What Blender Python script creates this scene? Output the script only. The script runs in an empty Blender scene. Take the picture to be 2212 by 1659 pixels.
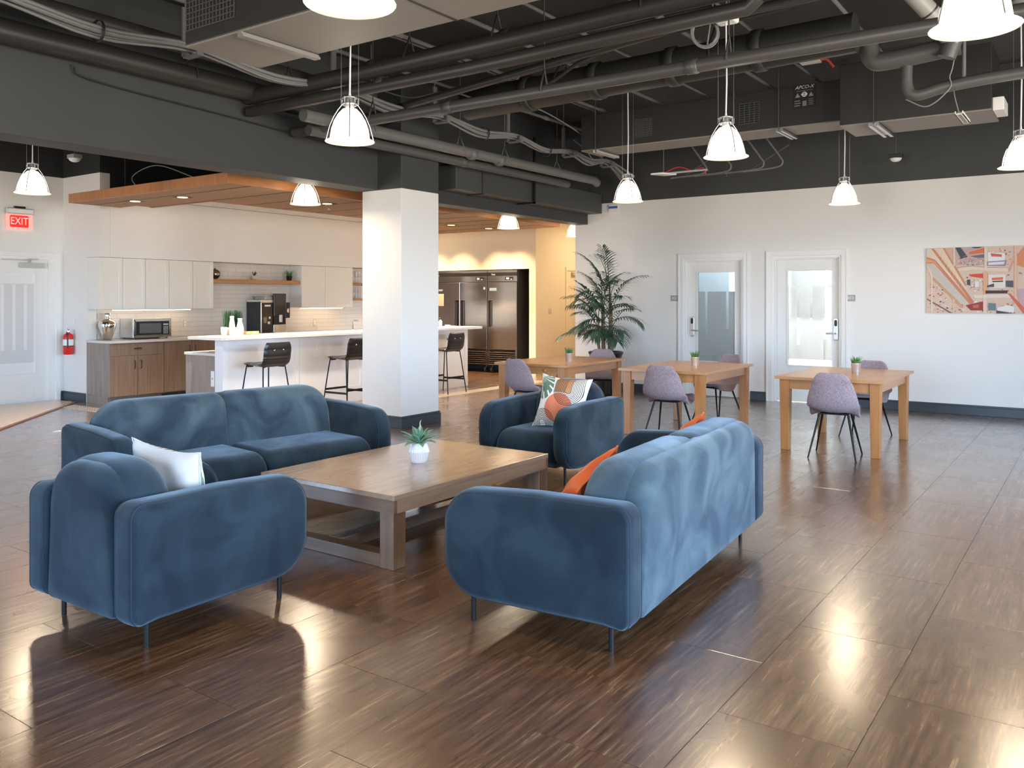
import bpy, math, random
from math import pi, sin, cos, radians as RAD, hypot, atan2
from mathutils import Vector, Matrix
random.seed(7)
C = bpy.context.scene.collection
SC = bpy.context.scene

# ------------------------------------------------------------ camera, world, exposure
cam = bpy.data.cameras.new('camera'); camo = bpy.data.objects.new('camera', cam); C.objects.link(camo)
cam.sensor_fit = 'HORIZONTAL'; cam.sensor_width = 36.0
cam.lens = 36.0 * 1827.0 / 2212.0
cam.shift_y = -(829.5 - 647.0) / 2212.0
camo.location = (0, 0, 1.52); camo.rotation_euler = (pi / 2, 0, RAD(35.1))
SC.camera = camo
SC.view_settings.view_transform = 'Standard'; SC.view_settings.look = 'None'
SC.view_settings.gamma = 1.0; SC.view_settings.use_curve_mapping = False
SC.view_settings.exposure = 1.9
SC.cycles.max_bounces = 8; SC.cycles.diffuse_bounces = 5; SC.cycles.glossy_bounces = 4
SC.cycles.transmission_bounces = 6; SC.cycles.transparent_max_bounces = 8
SC.cycles.sample_clamp_indirect = 6.0
SC.cycles.caustics_reflective = False; SC.cycles.caustics_refractive = False

W = bpy.data.worlds.new('sky'); SC.world = W; W.use_nodes = True
nt = W.node_tree; nt.nodes.clear()
_o = nt.nodes.new('ShaderNodeOutputWorld'); _b = nt.nodes.new('ShaderNodeBackground')
_tc = nt.nodes.new('ShaderNodeTexCoord'); _sx = nt.nodes.new('ShaderNodeSeparateXYZ'); _cr = nt.nodes.new('ShaderNodeValToRGB')
_mp = nt.nodes.new('ShaderNodeMapRange'); _mp.inputs[1].default_value = -1; _mp.inputs[2].default_value = 1
nt.links.new(_tc.outputs['Generated'], _sx.inputs[0]); nt.links.new(_sx.outputs['Z'], _mp.inputs[0])
nt.links.new(_mp.outputs[0], _cr.inputs[0]); nt.links.new(_cr.outputs[0], _b.inputs[0]); nt.links.new(_b.outputs[0], _o.inputs[0])
_e = _cr.color_ramp.elements
_e[0].position = 0.0; _e[0].color = (0.54, 0.49, 0.43, 1)
_e[1].position = 1.0; _e[1].color = (0.30, 0.52, 1.0, 1)
_k = _e.new(0.485); _k.color = (0.66, 0.62, 0.56, 1)
_k = _e.new(0.515); _k.color = (0.52, 0.74, 1.0, 1)
_b.inputs[1].default_value = SKY = 7.4

# window openings: (wall, from, to); sills 0.25, heads 2.9
WIN_X = [(-1.0, 0.6), (1.2, 4.4), (5.0, 7.7)]       # in the wall x = 3.6, ranges along y
WIN_Y = [(-11.6, -9.4), (-3.2, -0.8)]                # in the wall y = -3.2, ranges along x
WZ0, WZ1 = 0.25, 2.95
def portal(name, loc, rot, sx, sz):
    l = bpy.data.lights.new(name, 'AREA'); l.shape = 'RECTANGLE'; l.size = sx; l.size_y = sz
    l.cycles.is_portal = True
    o = bpy.data.objects.new(name, l); C.objects.link(o); o.location = loc; o.rotation_euler = rot
for a, b in WIN_X:
    portal('daylight_portal', (3.66, (a + b) / 2, (WZ0 + WZ1) / 2), (pi / 2, 0, pi / 2), b - a, WZ1 - WZ0)
for a, b in WIN_Y:
    portal('daylight_portal', ((a + b) / 2, -3.26, (WZ0 + WZ1) / 2), (pi / 2, 0, 0), b - a, WZ1 - WZ0)

# ------------------------------------------------------------ materials
def nodes(m):
    m.use_nodes = True
    t = m.node_tree
    return t, t.nodes['Principled BSDF']
MATS = {}
def mat(name, col, rough=0.5, metal=0.0, spec=0.5, emit=None, es=0.0, var=None, bump=None, sheen=None, coat=None, trans=None, alpha=None):
    """var = (scale_xyz, amount, second colour); bump = (scale, strength)"""
    if name in MATS: return MATS[name]
    m = bpy.data.materials.new(name); t, p = nodes(m); N = t.nodes; L = t.links
    p.inputs['Base Color'].default_value = (*col, 1); p.inputs['Roughness'].default_value = rough
    p.inputs['Metallic'].default_value = metal; p.inputs['Specular IOR Level'].default_value = spec
    if emit: p.inputs['Emission Color'].default_value = (*emit, 1); p.inputs['Emission Strength'].default_value = es
    if sheen:
        p.inputs['Sheen Weight'].default_value = sheen[0]; p.inputs['Sheen Roughness'].default_value = sheen[1]
        p.inputs['Sheen Tint'].default_value = (*sheen[2], 1)
    if coat: p.inputs['Coat Weight'].default_value = coat[0]; p.inputs['Coat Roughness'].default_value = coat[1]
    if trans: p.inputs['Transmission Weight'].default_value = trans
    if alpha is not None: p.inputs['Alpha'].default_value = alpha
    tc = N.new('ShaderNodeTexCoord')
    if var:
        sc, amt, c2 = var
        mp = N.new('ShaderNodeMapping'); mp.inputs['Scale'].default_value = sc
        oi = N.new('ShaderNodeObjectInfo'); ad = N.new('ShaderNodeVectorMath'); ad.operation = 'ADD'
        mu = N.new('ShaderNodeMath'); mu.operation = 'MULTIPLY'; mu.inputs[1].default_value = 37.0
        L.new(oi.outputs['Random'], mu.inputs[0]); L.new(tc.outputs['Object'], ad.inputs[0]); L.new(mu.outputs[0], ad.inputs[1])
        L.new(ad.outputs[0], mp.inputs[0])
        nz = N.new('ShaderNodeTexNoise'); nz.inputs['Scale'].default_value = 1.0; nz.inputs['Detail'].default_value = 5
        nz.inputs['Roughness'].default_value = 0.6
        L.new(mp.outputs[0], nz.inputs['Vector'])
        mr = N.new('ShaderNodeMapRange'); mr.inputs[1].default_value = 0.36; mr.inputs[2].default_value = 0.66
        mr.inputs[3].default_value = 0; mr.inputs[4].default_value = amt
        L.new(nz.outputs['Fac'], mr.inputs[0])
        mx = N.new('ShaderNodeMix'); mx.data_type = 'RGBA'
        mx.inputs['A'].default_value = (*col, 1); mx.inputs['B'].default_value = (*c2, 1)
        L.new(mr.outputs[0], mx.inputs['Factor']); L.new(mx.outputs['Result'], p.inputs['Base Color'])
    if bump:
        nb = N.new('ShaderNodeTexNoise'); nb.inputs['Scale'].default_value = bump[0]; nb.inputs['Detail'].default_value = 3
        L.new(tc.outputs['Object'], nb.inputs['Vector'])
        bp = N.new('ShaderNodeBump'); bp.inputs['Strength'].default_value = bump[1]; bp.inputs['Distance'].default_value = 0.004
        L.new(nb.outputs['Fac'], bp.inputs['Height']); L.new(bp.outputs[0], p.inputs['Normal'])
    MATS[name] = m
    return m

WHITE = mat('white_wall_paint', (0.80, 0.79, 0.765), 0.55, bump=(240, 0.06))
CREAM = mat('cream_wall_paint', (0.76, 0.67, 0.52), 0.6)
DARK = mat('charcoal_paint', (0.048, 0.050, 0.050), 0.6, bump=(160, 0.08))
DARK2 = mat('near_black_paint', (0.022, 0.022, 0.021), 0.6)
DECK = mat('ceiling_deck_paint', (0.050, 0.048, 0.046), 0.7, var=((1.2, 1.2, 1.2), 0.6, (0.035, 0.034, 0.033)))
PIPEM = mat('dark_grey_pipe_paint', (0.085, 0.084, 0.080), 0.45)
PIPEL = mat('grey_pipe_paint', (0.15, 0.15, 0.145), 0.42)
PIPED = mat('brown_black_pipe_paint', (0.040, 0.036, 0.032), 0.42)
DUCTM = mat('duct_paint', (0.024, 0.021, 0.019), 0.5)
DUCTU = mat('duct_underside_lamplit', (0.25, 0.23, 0.205), 0.55)  # lamp light on the undersides put into this paler colour
CABLE = mat('grey_cable', (0.20, 0.20, 0.195), 0.55)
CABLEB = mat('black_cable', (0.02, 0.02, 0.02), 0.5)
BASE = mat('slate_baseboard_paint', (0.040, 0.052, 0.062), 0.4)
TRIMW = mat('white_trim_gloss', (0.82, 0.82, 0.80), 0.32)
DOORW = mat('white_door_paint', (0.79, 0.785, 0.76), 0.38)
TILEW = mat('white_glazed_tile', (0.70, 0.665, 0.61), 0.18, spec=0.5)
GROUT = mat('brown_grey_grout', (0.30, 0.25, 0.22), 0.8)
CAB = mat('sage_white_cabinet_paint', (0.80, 0.785, 0.725), 0.4)
OAKG = mat('grey_wood_laminate', (0.33, 0.27, 0.235), 0.45, var=((26, 26, 1.2), 0.75, (0.21, 0.165, 0.14)))
OAKB = mat('brown_wood_laminate', (0.29, 0.20, 0.14), 0.42, var=((26, 26, 1.2), 0.75, (0.175, 0.115, 0.08)))
STONE = mat('pale_quartz_worktop', (0.70, 0.675, 0.64), 0.22, var=((5, 2.5, 5), 0.35, (0.54, 0.49, 0.44)))
BARW = mat('white_bar_panel_paint', (0.80, 0.815, 0.84), 0.4)
CHERRY = mat('orange_cherry_wood', (0.46, 0.20, 0.075), 0.38, var=((3, 3, 22), 0.7, (0.33, 0.125, 0.045)))
CLOUD = mat('brown_ceiling_slat', (0.36, 0.22, 0.135), 0.55)
SHELFW = mat('honey_shelf_wood', (0.45, 0.22, 0.09), 0.4, var=((30, 2, 30), 0.6, (0.34, 0.155, 0.06)))
PINE = mat('honey_pine', (0.50, 0.25, 0.105), 0.28, var=((22, 2.0, 22), 0.6, (0.40, 0.18, 0.07)))
PINEV = mat('honey_pine_leg', (0.47, 0.205, 0.068), 0.34, var=((24, 24, 1.6), 0.65, (0.35, 0.135, 0.04)))
COFT = mat('walnut_brown_oak', (0.40, 0.27, 0.18), 0.22, var=((26, 2.0, 26), 0.8, (0.29, 0.185, 0.12)), coat=(0.5, 0.15))  # reflection on the table top put into the colour, paler than the legs
COFX = mat('walnut_brown_oak_rail', (0.21, 0.125, 0.078), 0.35, var=((2.0, 26, 26), 0.8, (0.13, 0.075, 0.046)))
COFV = mat('walnut_brown_oak_leg', (0.22, 0.132, 0.083), 0.36, var=((28, 28, 2.0), 0.8, (0.14, 0.082, 0.052)))
CHROME = mat('chrome', (0.85, 0.84, 0.82), 0.07, 1.0)
STEEL = mat('brushed_steel', (0.64, 0.62, 0.595), 0.15, 1.0, var=((1.5, 1.5, 70), 0.35, (0.50, 0.48, 0.455)))
ALU = mat('satin_aluminium', (0.72, 0.72, 0.71), 0.3, 1.0)
BRONZE = mat('bronze_glass', (0.36, 0.28, 0.22), 0.1, 1.0)
BLACKM = mat('black_metal', (0.010, 0.010, 0.011), 0.5, spec=0.25)
ZINC = mat('zinc_pot_metal', (0.78, 0.77, 0.75), 0.33, 0.75)
BLACKP = mat('black_plastic', (0.016, 0.016, 0.017), 0.28)
SCREEN = mat('dark_screen_glass', (0.07, 0.072, 0.07), 0.12)
GREYP = mat('grey_plastic', (0.30, 0.30, 0.30), 0.4)
WHITEP = mat('white_plastic', (0.82, 0.82, 0.80), 0.35)
CREAMP = mat('cream_ceramic', (0.68, 0.60, 0.50), 0.4)
LEATHER = mat('black_leather', (0.020, 0.017, 0.016), 0.30, bump=(90, 0.12))
CHAIRF = mat('mauve_grey_fabric', (0.36, 0.275, 0.30), 0.9, var=((85, 85, 85), 0.9, (0.20, 0.15, 0.165)), bump=(300, 0.4), sheen=(0.15, 0.5, (0.8, 0.75, 0.8)))
ORANGE = mat('orange_velvet', (0.62, 0.10, 0.010), 0.75, var=((4, 4, 4), 0.6, (0.40, 0.05, 0.006)), sheen=(0.35, 0.35, (1.0, 0.55, 0.3)))
SOIL = mat('dark_soil', (0.035, 0.022, 0.015), 0.9, bump=(80, 0.8))
LEAFG = mat('palm_leaf_green', (0.045, 0.095, 0.052), 0.38, var=((6, 6, 6), 0.8, (0.085, 0.16, 0.10)))
LEAFA = mat('agave_leaf_green', (0.115, 0.27, 0.165), 0.42, var=((14, 14, 14), 0.7, (0.23, 0.38, 0.235)))
GRASS = mat('grass_green', (0.05, 0.17, 0.035), 0.5, var=((30, 30, 8), 0.8, (0.10, 0.28, 0.05)))
GRASSD = mat('dark_grass_green', (0.018, 0.065, 0.022), 0.5)
STALK = mat('palm_stalk_brown', (0.26, 0.155, 0.085), 0.6, var=((10, 10, 40), 0.8, (0.36, 0.23, 0.13)))
CERAM = mat('white_glazed_ceramic', (0.84, 0.82, 0.82), 0.16)
RED = mat('extinguisher_red', (0.68, 0.02, 0.02), 0.28)
TAGR = mat('red_fabric_tag', (0.75, 0.03, 0.035), 0.6)
LETTERW = mat('white_lettering', (0.85, 0.85, 0.85), 0.6)
LETTERG = mat('grey_lettering', (0.30, 0.30, 0.30), 0.6)
SIGNG = mat('grey_sign_plate', (0.36, 0.355, 0.335), 0.45)
BLUEL = mat('blue_label', (0.05, 0.14, 0.40), 0.5)
WARMON = mat('lamp_diffuser_lit', (0.9, 0.88, 0.8), 0.4, emit=(1.0, 0.80, 0.56), es=36.0)
SHADEON = mat('lamp_shade_frosted_lit', (0.9, 0.9, 0.82), 0.35, emit=(1.0, 0.90, 0.70), es=1.3)
RIMON = mat('lamp_rim_glass_lit', (0.85, 0.80, 0.62), 0.12, emit=(1.0, 0.85, 0.55), es=0.35)
LEDON = mat('led_strip_lit', (1, 1, 1), 0.4, emit=(1.0, 0.70, 0.42), es=3.6)
DOWNON = mat('downlight_lit', (1, 0.8, 0.5), 0.4, emit=(1.0, 0.50, 0.16), es=1.2)
EXITON = mat('exit_panel_lit', (0.8, 0.01, 0.01), 0.5, emit=(1.0, 0.006, 0.004), es=0.9)
EXITGL = mat('exit_acrylic_lit', (0.9, 0.6, 0.55), 0.3, emit=(1.0, 0.22, 0.17), es=0.16)
EXITLT = mat('exit_letter_lit', (0.95, 0.7, 0.7), 0.3, emit=(1.0, 0.25, 0.23), es=0.30)

def velvet(nm='blue_velvet', q=(1, 1, 1)):
    m = bpy.data.materials.new(nm); t, p = nodes(m); N = t.nodes; L = t.links
    tc = N.new('ShaderNodeTexCoord'); oi = N.new('ShaderNodeObjectInfo')
    mu = N.new('ShaderNodeMath'); mu.operation = 'MULTIPLY'; mu.inputs[1].default_value = 23.0
    L.new(oi.outputs['Random'], mu.inputs[0])
    ad = N.new('ShaderNodeVectorMath'); ad.operation = 'ADD'; L.new(tc.outputs['Object'], ad.inputs[0]); L.new(mu.outputs[0], ad.inputs[1])
    n1 = N.new('ShaderNodeTexNoise'); n1.inputs['Scale'].default_value = 3.0; n1.inputs['Detail'].default_value = 4; n1.inputs['Distortion'].default_value = 0.9
    L.new(ad.outputs[0], n1.inputs['Vector'])
    cr = N.new('ShaderNodeValToRGB'); L.new(n1.outputs['Fac'], cr.inputs[0])
    e = cr.color_ramp.elements
    e[0].position = 0.36; e[0].color = (0.0045, 0.011, 0.020, 1); e[1].position = 0.64; e[1].color = (0.0135, 0.029, 0.041, 1)
    k = e.new(0.5); k.color = (0.008, 0.0185, 0.029, 1)
    L.new(cr.outputs[0], p.inputs['Base Color'])
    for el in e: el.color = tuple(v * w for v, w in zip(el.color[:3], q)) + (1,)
    p.inputs['Roughness'].default_value = 0.85; p.inputs['Specular IOR Level'].default_value = 0.2
    p.inputs['Sheen Weight'].default_value = 0.55; p.inputs['Sheen Roughness'].default_value = 0.48
    mr = N.new('ShaderNodeMix'); mr.data_type = 'RGBA'; mr.inputs['A'].default_value = (0.36, 0.46, 0.58, 1); mr.inputs['B'].default_value = (0.52, 0.66, 0.80, 1)
    rr = N.new('ShaderNodeMapRange'); rr.inputs[1].default_value = 0.38; rr.inputs[2].default_value = 0.62
    L.new(n1.outputs['Fac'], rr.inputs[0]); L.new(rr.outputs[0], mr.inputs['Factor']); L.new(mr.outputs['Result'], p.inputs['Sheen Tint'])
    n2 = N.new('ShaderNodeTexNoise'); n2.inputs['Scale'].default_value = 380; L.new(tc.outputs['Object'], n2.inputs['Vector'])
    bp = N.new('ShaderNodeBump'); bp.inputs['Strength'].default_value = 0.25; bp.inputs['Distance'].default_value = 0.002
    L.new(n2.outputs['Fac'], bp.inputs['Height']); L.new(bp.outputs[0], p.inputs['Normal'])
    return m
VELVET = velvet()
VELVETB = velvet('blue_velvet_lit_backs', (5.4, 3.7, 3.0))      # sofa backrests: lighter copy of the velvet, light on them put into the colour
PIPING = mat('velvet_piping', (0.012, 0.026, 0.042), 0.8)

def floor_tile_mat():
    m = bpy.data.materials.new('dark_striated_floor_tile'); t, p = nodes(m); N = t.nodes; L = t.links
    tc = N.new('ShaderNodeTexCoord'); oi = N.new('ShaderNodeObjectInfo')
    mu = N.new('ShaderNodeMath'); mu.operation = 'MULTIPLY'; mu.inputs[1].default_value = 51.0; L.new(oi.outputs['Random'], mu.inputs[0])
    ad = N.new('ShaderNodeVectorMath'); ad.operation = 'ADD'; L.new(tc.outputs['Object'], ad.inputs[0]); L.new(mu.outputs[0], ad.inputs[1])
    def streak(sc, det):
        mp = N.new('ShaderNodeMapping'); mp.inputs['Scale'].default_value = sc; L.new(ad.outputs[0], mp.inputs[0])
        nz = N.new('ShaderNodeTexNoise'); nz.inputs['Scale'].default_value = 1; nz.inputs['Detail'].default_value = det; nz.inputs['Roughness'].default_value = 0.65
        nz.inputs['Distortion'].default_value = 0.25
        L.new(mp.outputs[0], nz.inputs['Vector']); return nz
    a = streak((46, 2.6, 1), 6); b = streak((120, 9, 1), 4); c = streak((3, 2, 1), 2)
    cr = N.new('ShaderNodeValToRGB'); L.new(a.outputs['Fac'], cr.inputs[0])
    e = cr.color_ramp.elements
    e[0].position = 0.30; e[0].color = (0.052, 0.020, 0.006, 1); e[1].position = 0.74; e[1].color = (0.38, 0.22, 0.105, 1)
    k = e.new(0.48); k.color = (0.118, 0.050, 0.019, 1); k = e.new(0.60); k.color = (0.170, 0.081, 0.035, 1)
    mx = N.new('ShaderNodeMix'); mx.data_type = 'RGBA'; mx.blend_type = 'MULTIPLY'; mx.inputs['Factor'].default_value = 0.8
    L.new(cr.outputs[0], mx.inputs['A'])
    cr2 = N.new('ShaderNodeValToRGB'); L.new(b.outputs['Fac'], cr2.inputs[0])
    cr2.color_ramp.elements[0].position = 0.3; cr2.color_ramp.elements[0].color = (0.6, 0.58, 0.56, 1)
    cr2.color_ramp.elements[1].position = 0.7; cr2.color_ramp.elements[1].color = (1.25, 1.25, 1.25, 1)
    L.new(cr2.outputs[0], mx.inputs['B'])
    hs = N.new('ShaderNodeHueSaturation'); L.new(mx.outputs['Result'], hs.inputs['Color'])
    mv = N.new('ShaderNodeMapRange'); mv.inputs[3].default_value = 0.86; mv.inputs[4].default_value = 1.14; L.new(oi.outputs['Random'], mv.inputs[0]); L.new(mv.outputs[0], hs.inputs['Value'])
    L.new(hs.outputs[0], p.inputs['Base Color'])
    rm = N.new('ShaderNodeMapRange'); rm.inputs[1].default_value = 0.3; rm.inputs[2].default_value = 0.7; rm.inputs[3].default_value = 0.24; rm.inputs[4].default_value = 0.32
    L.new(c.outputs['Fac'], rm.inputs[0]); L.new(rm.outputs[0], p.inputs['Roughness'])
    p.inputs['IOR'].default_value = 1.6; p.inputs['Coat Weight'].default_value = 1.0; p.inputs['Coat IOR'].default_value = 1.95; p.inputs['Coat Roughness'].default_value = 0.21
    bn = N.new('ShaderNodeTexNoise'); bn.inputs['Scale'].default_value = 55; bn.inputs['Detail'].default_value = 4; L.new(ad.outputs[0], bn.inputs['Vector'])
    bp = N.new('ShaderNodeBump'); bp.inputs['Strength'].default_value = 0.07; bp.inputs['Distance'].default_value = 0.003
    L.new(bn.outputs['Fac'], bp.inputs['Height']); L.new(bp.outputs[0], p.inputs['Normal']); L.new(bp.outputs[0], p.inputs['Coat Normal'])
    return m
FTILE = floor_tile_mat()
FGROUT = mat('dark_floor_grout', (0.055, 0.034, 0.024), 0.7)
WOODFL = mat('pale_maple_plank', (0.74, 0.53, 0.37), 0.2, var=((30, 2, 30), 0.6, (0.66, 0.44, 0.28)))

def film_mat():
    m = bpy.data.materials.new('frosted_glass_film'); m.use_nodes = True; t = m.node_tree; t.nodes.clear(); N = t.nodes; L = t.links
    o = N.new('ShaderNodeOutputMaterial'); tr = N.new('ShaderNodeBsdfTransparent'); d = N.new('ShaderNodeBsdfDiffuse'); tl = N.new('ShaderNodeBsdfTranslucent')
    d.inputs[0].default_value = (0.78, 0.79, 0.78, 1); tl.inputs[0].default_value = (0.85, 0.85, 0.84, 1)
    a = N.new('ShaderNodeMixShader'); a.inputs[0].default_value = 0.62; L.new(d.outputs[0], a.inputs[1]); L.new(tl.outputs[0], a.inputs[2])
    b = N.new('ShaderNodeMixShader'); b.inputs[0].default_value = 0.72; L.new(tr.outputs[0], b.inputs[1]); L.new(a.outputs[0], b.inputs[2])
    L.new(b.outputs[0], o.inputs[0]); return m
FILM = film_mat()
def clear_mat():
    m = bpy.data.materials.new('clear_glass_pane'); m.use_nodes = True; t = m.node_tree; t.nodes.clear(); N = t.nodes; L = t.links
    o = N.new('ShaderNodeOutputMaterial'); tr = N.new('ShaderNodeBsdfTransparent'); g = N.new('ShaderNodeBsdfGlossy')
    tr.inputs[0].default_value = (0.93, 0.96, 0.96, 1); g.inputs['Roughness'].default_value = 0.02
    fr = N.new('ShaderNodeFresnel'); fr.inputs[0].default_value = 1.45
    a = N.new('ShaderNodeMixShader'); L.new(fr.outputs[0], a.inputs[0]); L.new(tr.outputs[0], a.inputs[1]); L.new(g.outputs[0], a.inputs[2])
    L.new(a.outputs[0], o.inputs[0]); return m
GLASS = clear_mat()

# ------------------------------------------------------------ mesh building
class G:
    def __init__(s): s.v = []; s.f = []; s.m = []; s.s = []
    def _add(s, vs, fs, mi=0, sm=False):
        b = len(s.v); s.v += [tuple(v) for v in vs]
        for f in fs: s.f.append([b + i for i in f]); s.m.append(mi); s.s.append(sm)
        return s
    def box(s, x0, x1, y0, y1, z0, z1, mi=0, M=None):
        vs = [Vector((x, y, z)) for x in (x0, x1) for y in (y0, y1) for z in (z0, z1)]
        if M is not None: vs = [M @ v for v in vs]
        return s._add(vs, [(0, 1, 3, 2), (4, 6, 7, 5), (0, 4, 5, 1), (2, 3, 7, 6), (0, 2, 6, 4), (1, 5, 7, 3)], mi)
    def taper(s, x0, x1, y0, y1, z0, z1, k, mi=0):      # box whose top (z1) is the full size and bottom is scaled by k
        cx, cy = (x0 + x1) / 2, (y0 + y1) / 2
        vs = []
        for x in (x0, x1):
            for y in (y0, y1):
                for z in (z0, z1):
                    q = k if z == z0 else 1
                    vs.append((cx + (x - cx) * q, cy + (y - cy) * q, z))
        return s._add(vs, [(0, 1, 3, 2), (4, 6, 7, 5), (0, 4, 5, 1), (2, 3, 7, 6), (0, 2, 6, 4), (1, 5, 7, 3)], mi)
    def tile(s, x0, x1, y0, y1, z0, z1, c=0.003, mi=0):  # box with a chamfered top
        vs = [(x0, y0, z0), (x1, y0, z0), (x1, y1, z0), (x0, y1, z0),
              (x0, y0, z1 - c), (x1, y0, z1 - c), (x1, y1, z1 - c), (x0, y1, z1 - c),
              (x0 + c, y0 + c, z1), (x1 - c, y0 + c, z1), (x1 - c, y1 - c, z1), (x0 + c, y1 - c, z1)]
        fs = [(8, 9, 10, 11)]
        for i in range(4):
            j = (i + 1) % 4
            fs += [(i, j, j + 4, i + 4), (i + 4, j + 4, j + 8, i + 8)]
        return s._add(vs, fs, mi)
    def tube(s, pts, r, n=8, mi=0, cap=True):
        pts = [Vector(p) for p in pts]; k = len(pts)
        rs = r if isinstance(r, (list, tuple)) else [r] * k
        rings = []; up = None
        for i, p in enumerate(pts):
            d = (pts[min(i + 1, k - 1)] - pts[max(i - 1, 0)]).normalized()
            if up is None: up = Vector((0, 0, 1)) if abs(d.z) < 0.9 else Vector((1, 0, 0))
            a = d.cross(up)
            if a.length < 1e-5: a = d.orthogonal()
            a.normalize(); b = a.cross(d).normalized(); up = b
            rings.append([p + (a * cos(2 * pi * j / n) + b * sin(2 * pi * j / n)) * rs[i] for j in range(n)])
        vs = [v for R in rings for v in R]; fs = []
        for i in range(k - 1):
            for j in range(n):
                fs.append((i * n + j, i * n + (j + 1) % n, (i + 1) * n + (j + 1) % n, (i + 1) * n + j))
        s._add(vs, fs, mi, True)
        if cap:
            s._add(rings[0], [tuple(range(n))], mi); s._add(rings[-1], [tuple(reversed(range(n)))], mi)
        return s
    def lathe(s, prof, n=24, o=(0, 0, 0), mi=0, flute=None, M=None):
        vs = []; fs = []
        for i, (r, z) in enumerate(prof):
            for j in range(n):
                q = r * (1 + (flute if flute and j % 2 else 0))
                v = Vector((q * cos(2 * pi * j / n), q * sin(2 * pi * j / n), z))
                if M is not None: v = M @ v
                vs.append(v + Vector(o))
        for i in range(len(prof) - 1):
            for j in range(n):
                fs.append((i * n + j, i * n + (j + 1) % n, (i + 1) * n + (j + 1) % n, (i + 1) * n + j))
        return s._add(vs, fs, mi, flute is None)
    def quad(s, a, b, c, d, mi=0): return s._add([a, b, c, d], [(0, 1, 2, 3)], mi)
    def prism(s, pts, f0, f1, mi=0):
        n = len(pts); vs = [f0(p) for p in pts] + [f1(p) for p in pts]
        fs = [tuple(reversed(range(n))), tuple(range(n, 2 * n))] + [(i, (i + 1) % n, (i + 1) % n + n, i + n) for i in range(n)]
        return s._add(vs, fs, mi)
    def grid(s, fn, nu, nv, mi=0, closeu=False, sm=True):
        vs = [fn(i / nu, j / nv) for j in range(nv + 1) for i in range(nu + 1)]
        fs = [(j * (nu + 1) + i, j * (nu + 1) + i + 1, (j + 1) * (nu + 1) + i + 1, (j + 1) * (nu + 1) + i) for j in range(nv) for i in range(nu)]
        return s._add(vs, fs, mi, sm)
    def slab(s, pts, t0, t1, r, fn, n=5, dome=0.0, mi=0, wt=None):
        """soft upholstered slab: outline pts (a, b) counter-clockwise, thickness t0..t1 with rounded rims of radius r; fn(a, b, t) -> point"""
        k = len(pts); P = [Vector((p[0], p[1])) for p in pts]; wg = [wt(p[0], p[1]) if wt else 1.0 for p in pts]
        nor = []
        for i in range(k):
            d = (P[(i + 1) % k] - P[i - 1]).normalized(); nor.append(Vector((d.y, -d.x)))
        c = sum(P, Vector((0, 0))) / k
        lv = []
        def ring(ins, t, sc=1.0): lv.append([(c + ((P[i] - nor[i] * ins * wg[i]) - c) * sc, t) for i in range(k)])
        d0, dome = dome if isinstance(dome, tuple) else (dome, dome)
        for q in (0.3, 0.62, 0.86): ring(r, t0 - d0 * (1 - q * q), q)
        for i in range(n + 1):
            a = i / n * pi / 2; ring(r * (1 - sin(a)), t0 + r * (1 - cos(a)))
        for i in range(n + 1):
            a = (1 - i / n) * pi / 2; ring(r * (1 - sin(a)), t1 - r * (1 - cos(a)))
        for q in (0.86, 0.62, 0.3): ring(r, t1 + dome * (1 - q * q), q)
        vs = [fn(p.x, p.y, t) for R in lv for p, t in R]; fs = []
        for i in range(len(lv) - 1):
            for j in range(k):
                fs.append((i * k + j, i * k + (j + 1) % k, (i + 1) * k + (j + 1) % k, (i + 1) * k + j))
        e = (len(lv) - 1) * k
        fs.append(tuple(reversed(range(k)))); fs.append(tuple(range(e, e + k)))
        return s._add(vs, fs, mi, True)

def obj(name, g, mats, parent=None, loc=(0, 0, 0), rz=0.0, bevel=0.0, sub=0, kind=None, solid=0.0, rot=None):
    me = bpy.data.meshes.new(name); me.from_pydata([tuple(v) for v in g.v], [], g.f)
    if not isinstance(mats, (list, tuple)): mats = [mats]
    for m in mats: me.materials.append(m)
    me.polygons.foreach_set('material_index', g.m); me.polygons.foreach_set('use_smooth', g.s)
    me.update()
    import bmesh
    bm = bmesh.new(); bm.from_mesh(me); bmesh.ops.recalc_face_normals(bm, faces=bm.faces); bm.to_mesh(me); bm.free()
    o = bpy.data.objects.new(name, me); C.objects.link(o)
    if parent: o.parent = parent
    o.location = loc; o.rotation_euler = rot if rot else (0, 0, rz)
    if solid: md = o.modifiers.new('solid', 'SOLIDIFY'); md.thickness = solid; md.offset = 0
    if bevel:
        md = o.modifiers.new('bevel', 'BEVEL'); md.width = bevel; md.segments = 2; md.limit_method = 'ANGLE'; md.angle_limit = RAD(40)
    if sub: md = o.modifiers.new('sub', 'SUBSURF'); md.levels = sub; md.render_levels = sub
    if kind: o['kind'] = kind
    return o
def tag(o, label, cat, group=None):
    o['label'] = label; o['category'] = cat
    if group: o['group'] = group
    return o
def thing(name, label, cat, loc=(0, 0, 0), rz=0.0, group=None):
    o = bpy.data.objects.new(name, None); o.empty_display_size = 0.1; C.objects.link(o)
    o.location = loc; o.rotation_euler = (0, 0, rz)
    return tag(o, label, cat, group)
def struct(name, g, mats, label, **k):
    o = obj(name, g, mats, **k); o['kind'] = 'structure'; o['label'] = label; return o
def children(o): return [c for c in bpy.data.objects if c.parent == o]
def dup(root, loc, rz=0.0, label=None):
    r = root.copy(); C.objects.link(r); r.location = loc; r.rotation_euler = (0, 0, rz)
    if label: r['label'] = label
    for ch in KIDS.get(root.name) or KIDS.setdefault(root.name, children(root)):
        c = ch.copy(); C.objects.link(c); c.parent = r
        for gch in KIDS.get(ch.name) or KIDS.setdefault(ch.name, children(ch)):
            d = gch.copy(); C.objects.link(d); d.parent = c
    return r
KIDS = {}
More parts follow.
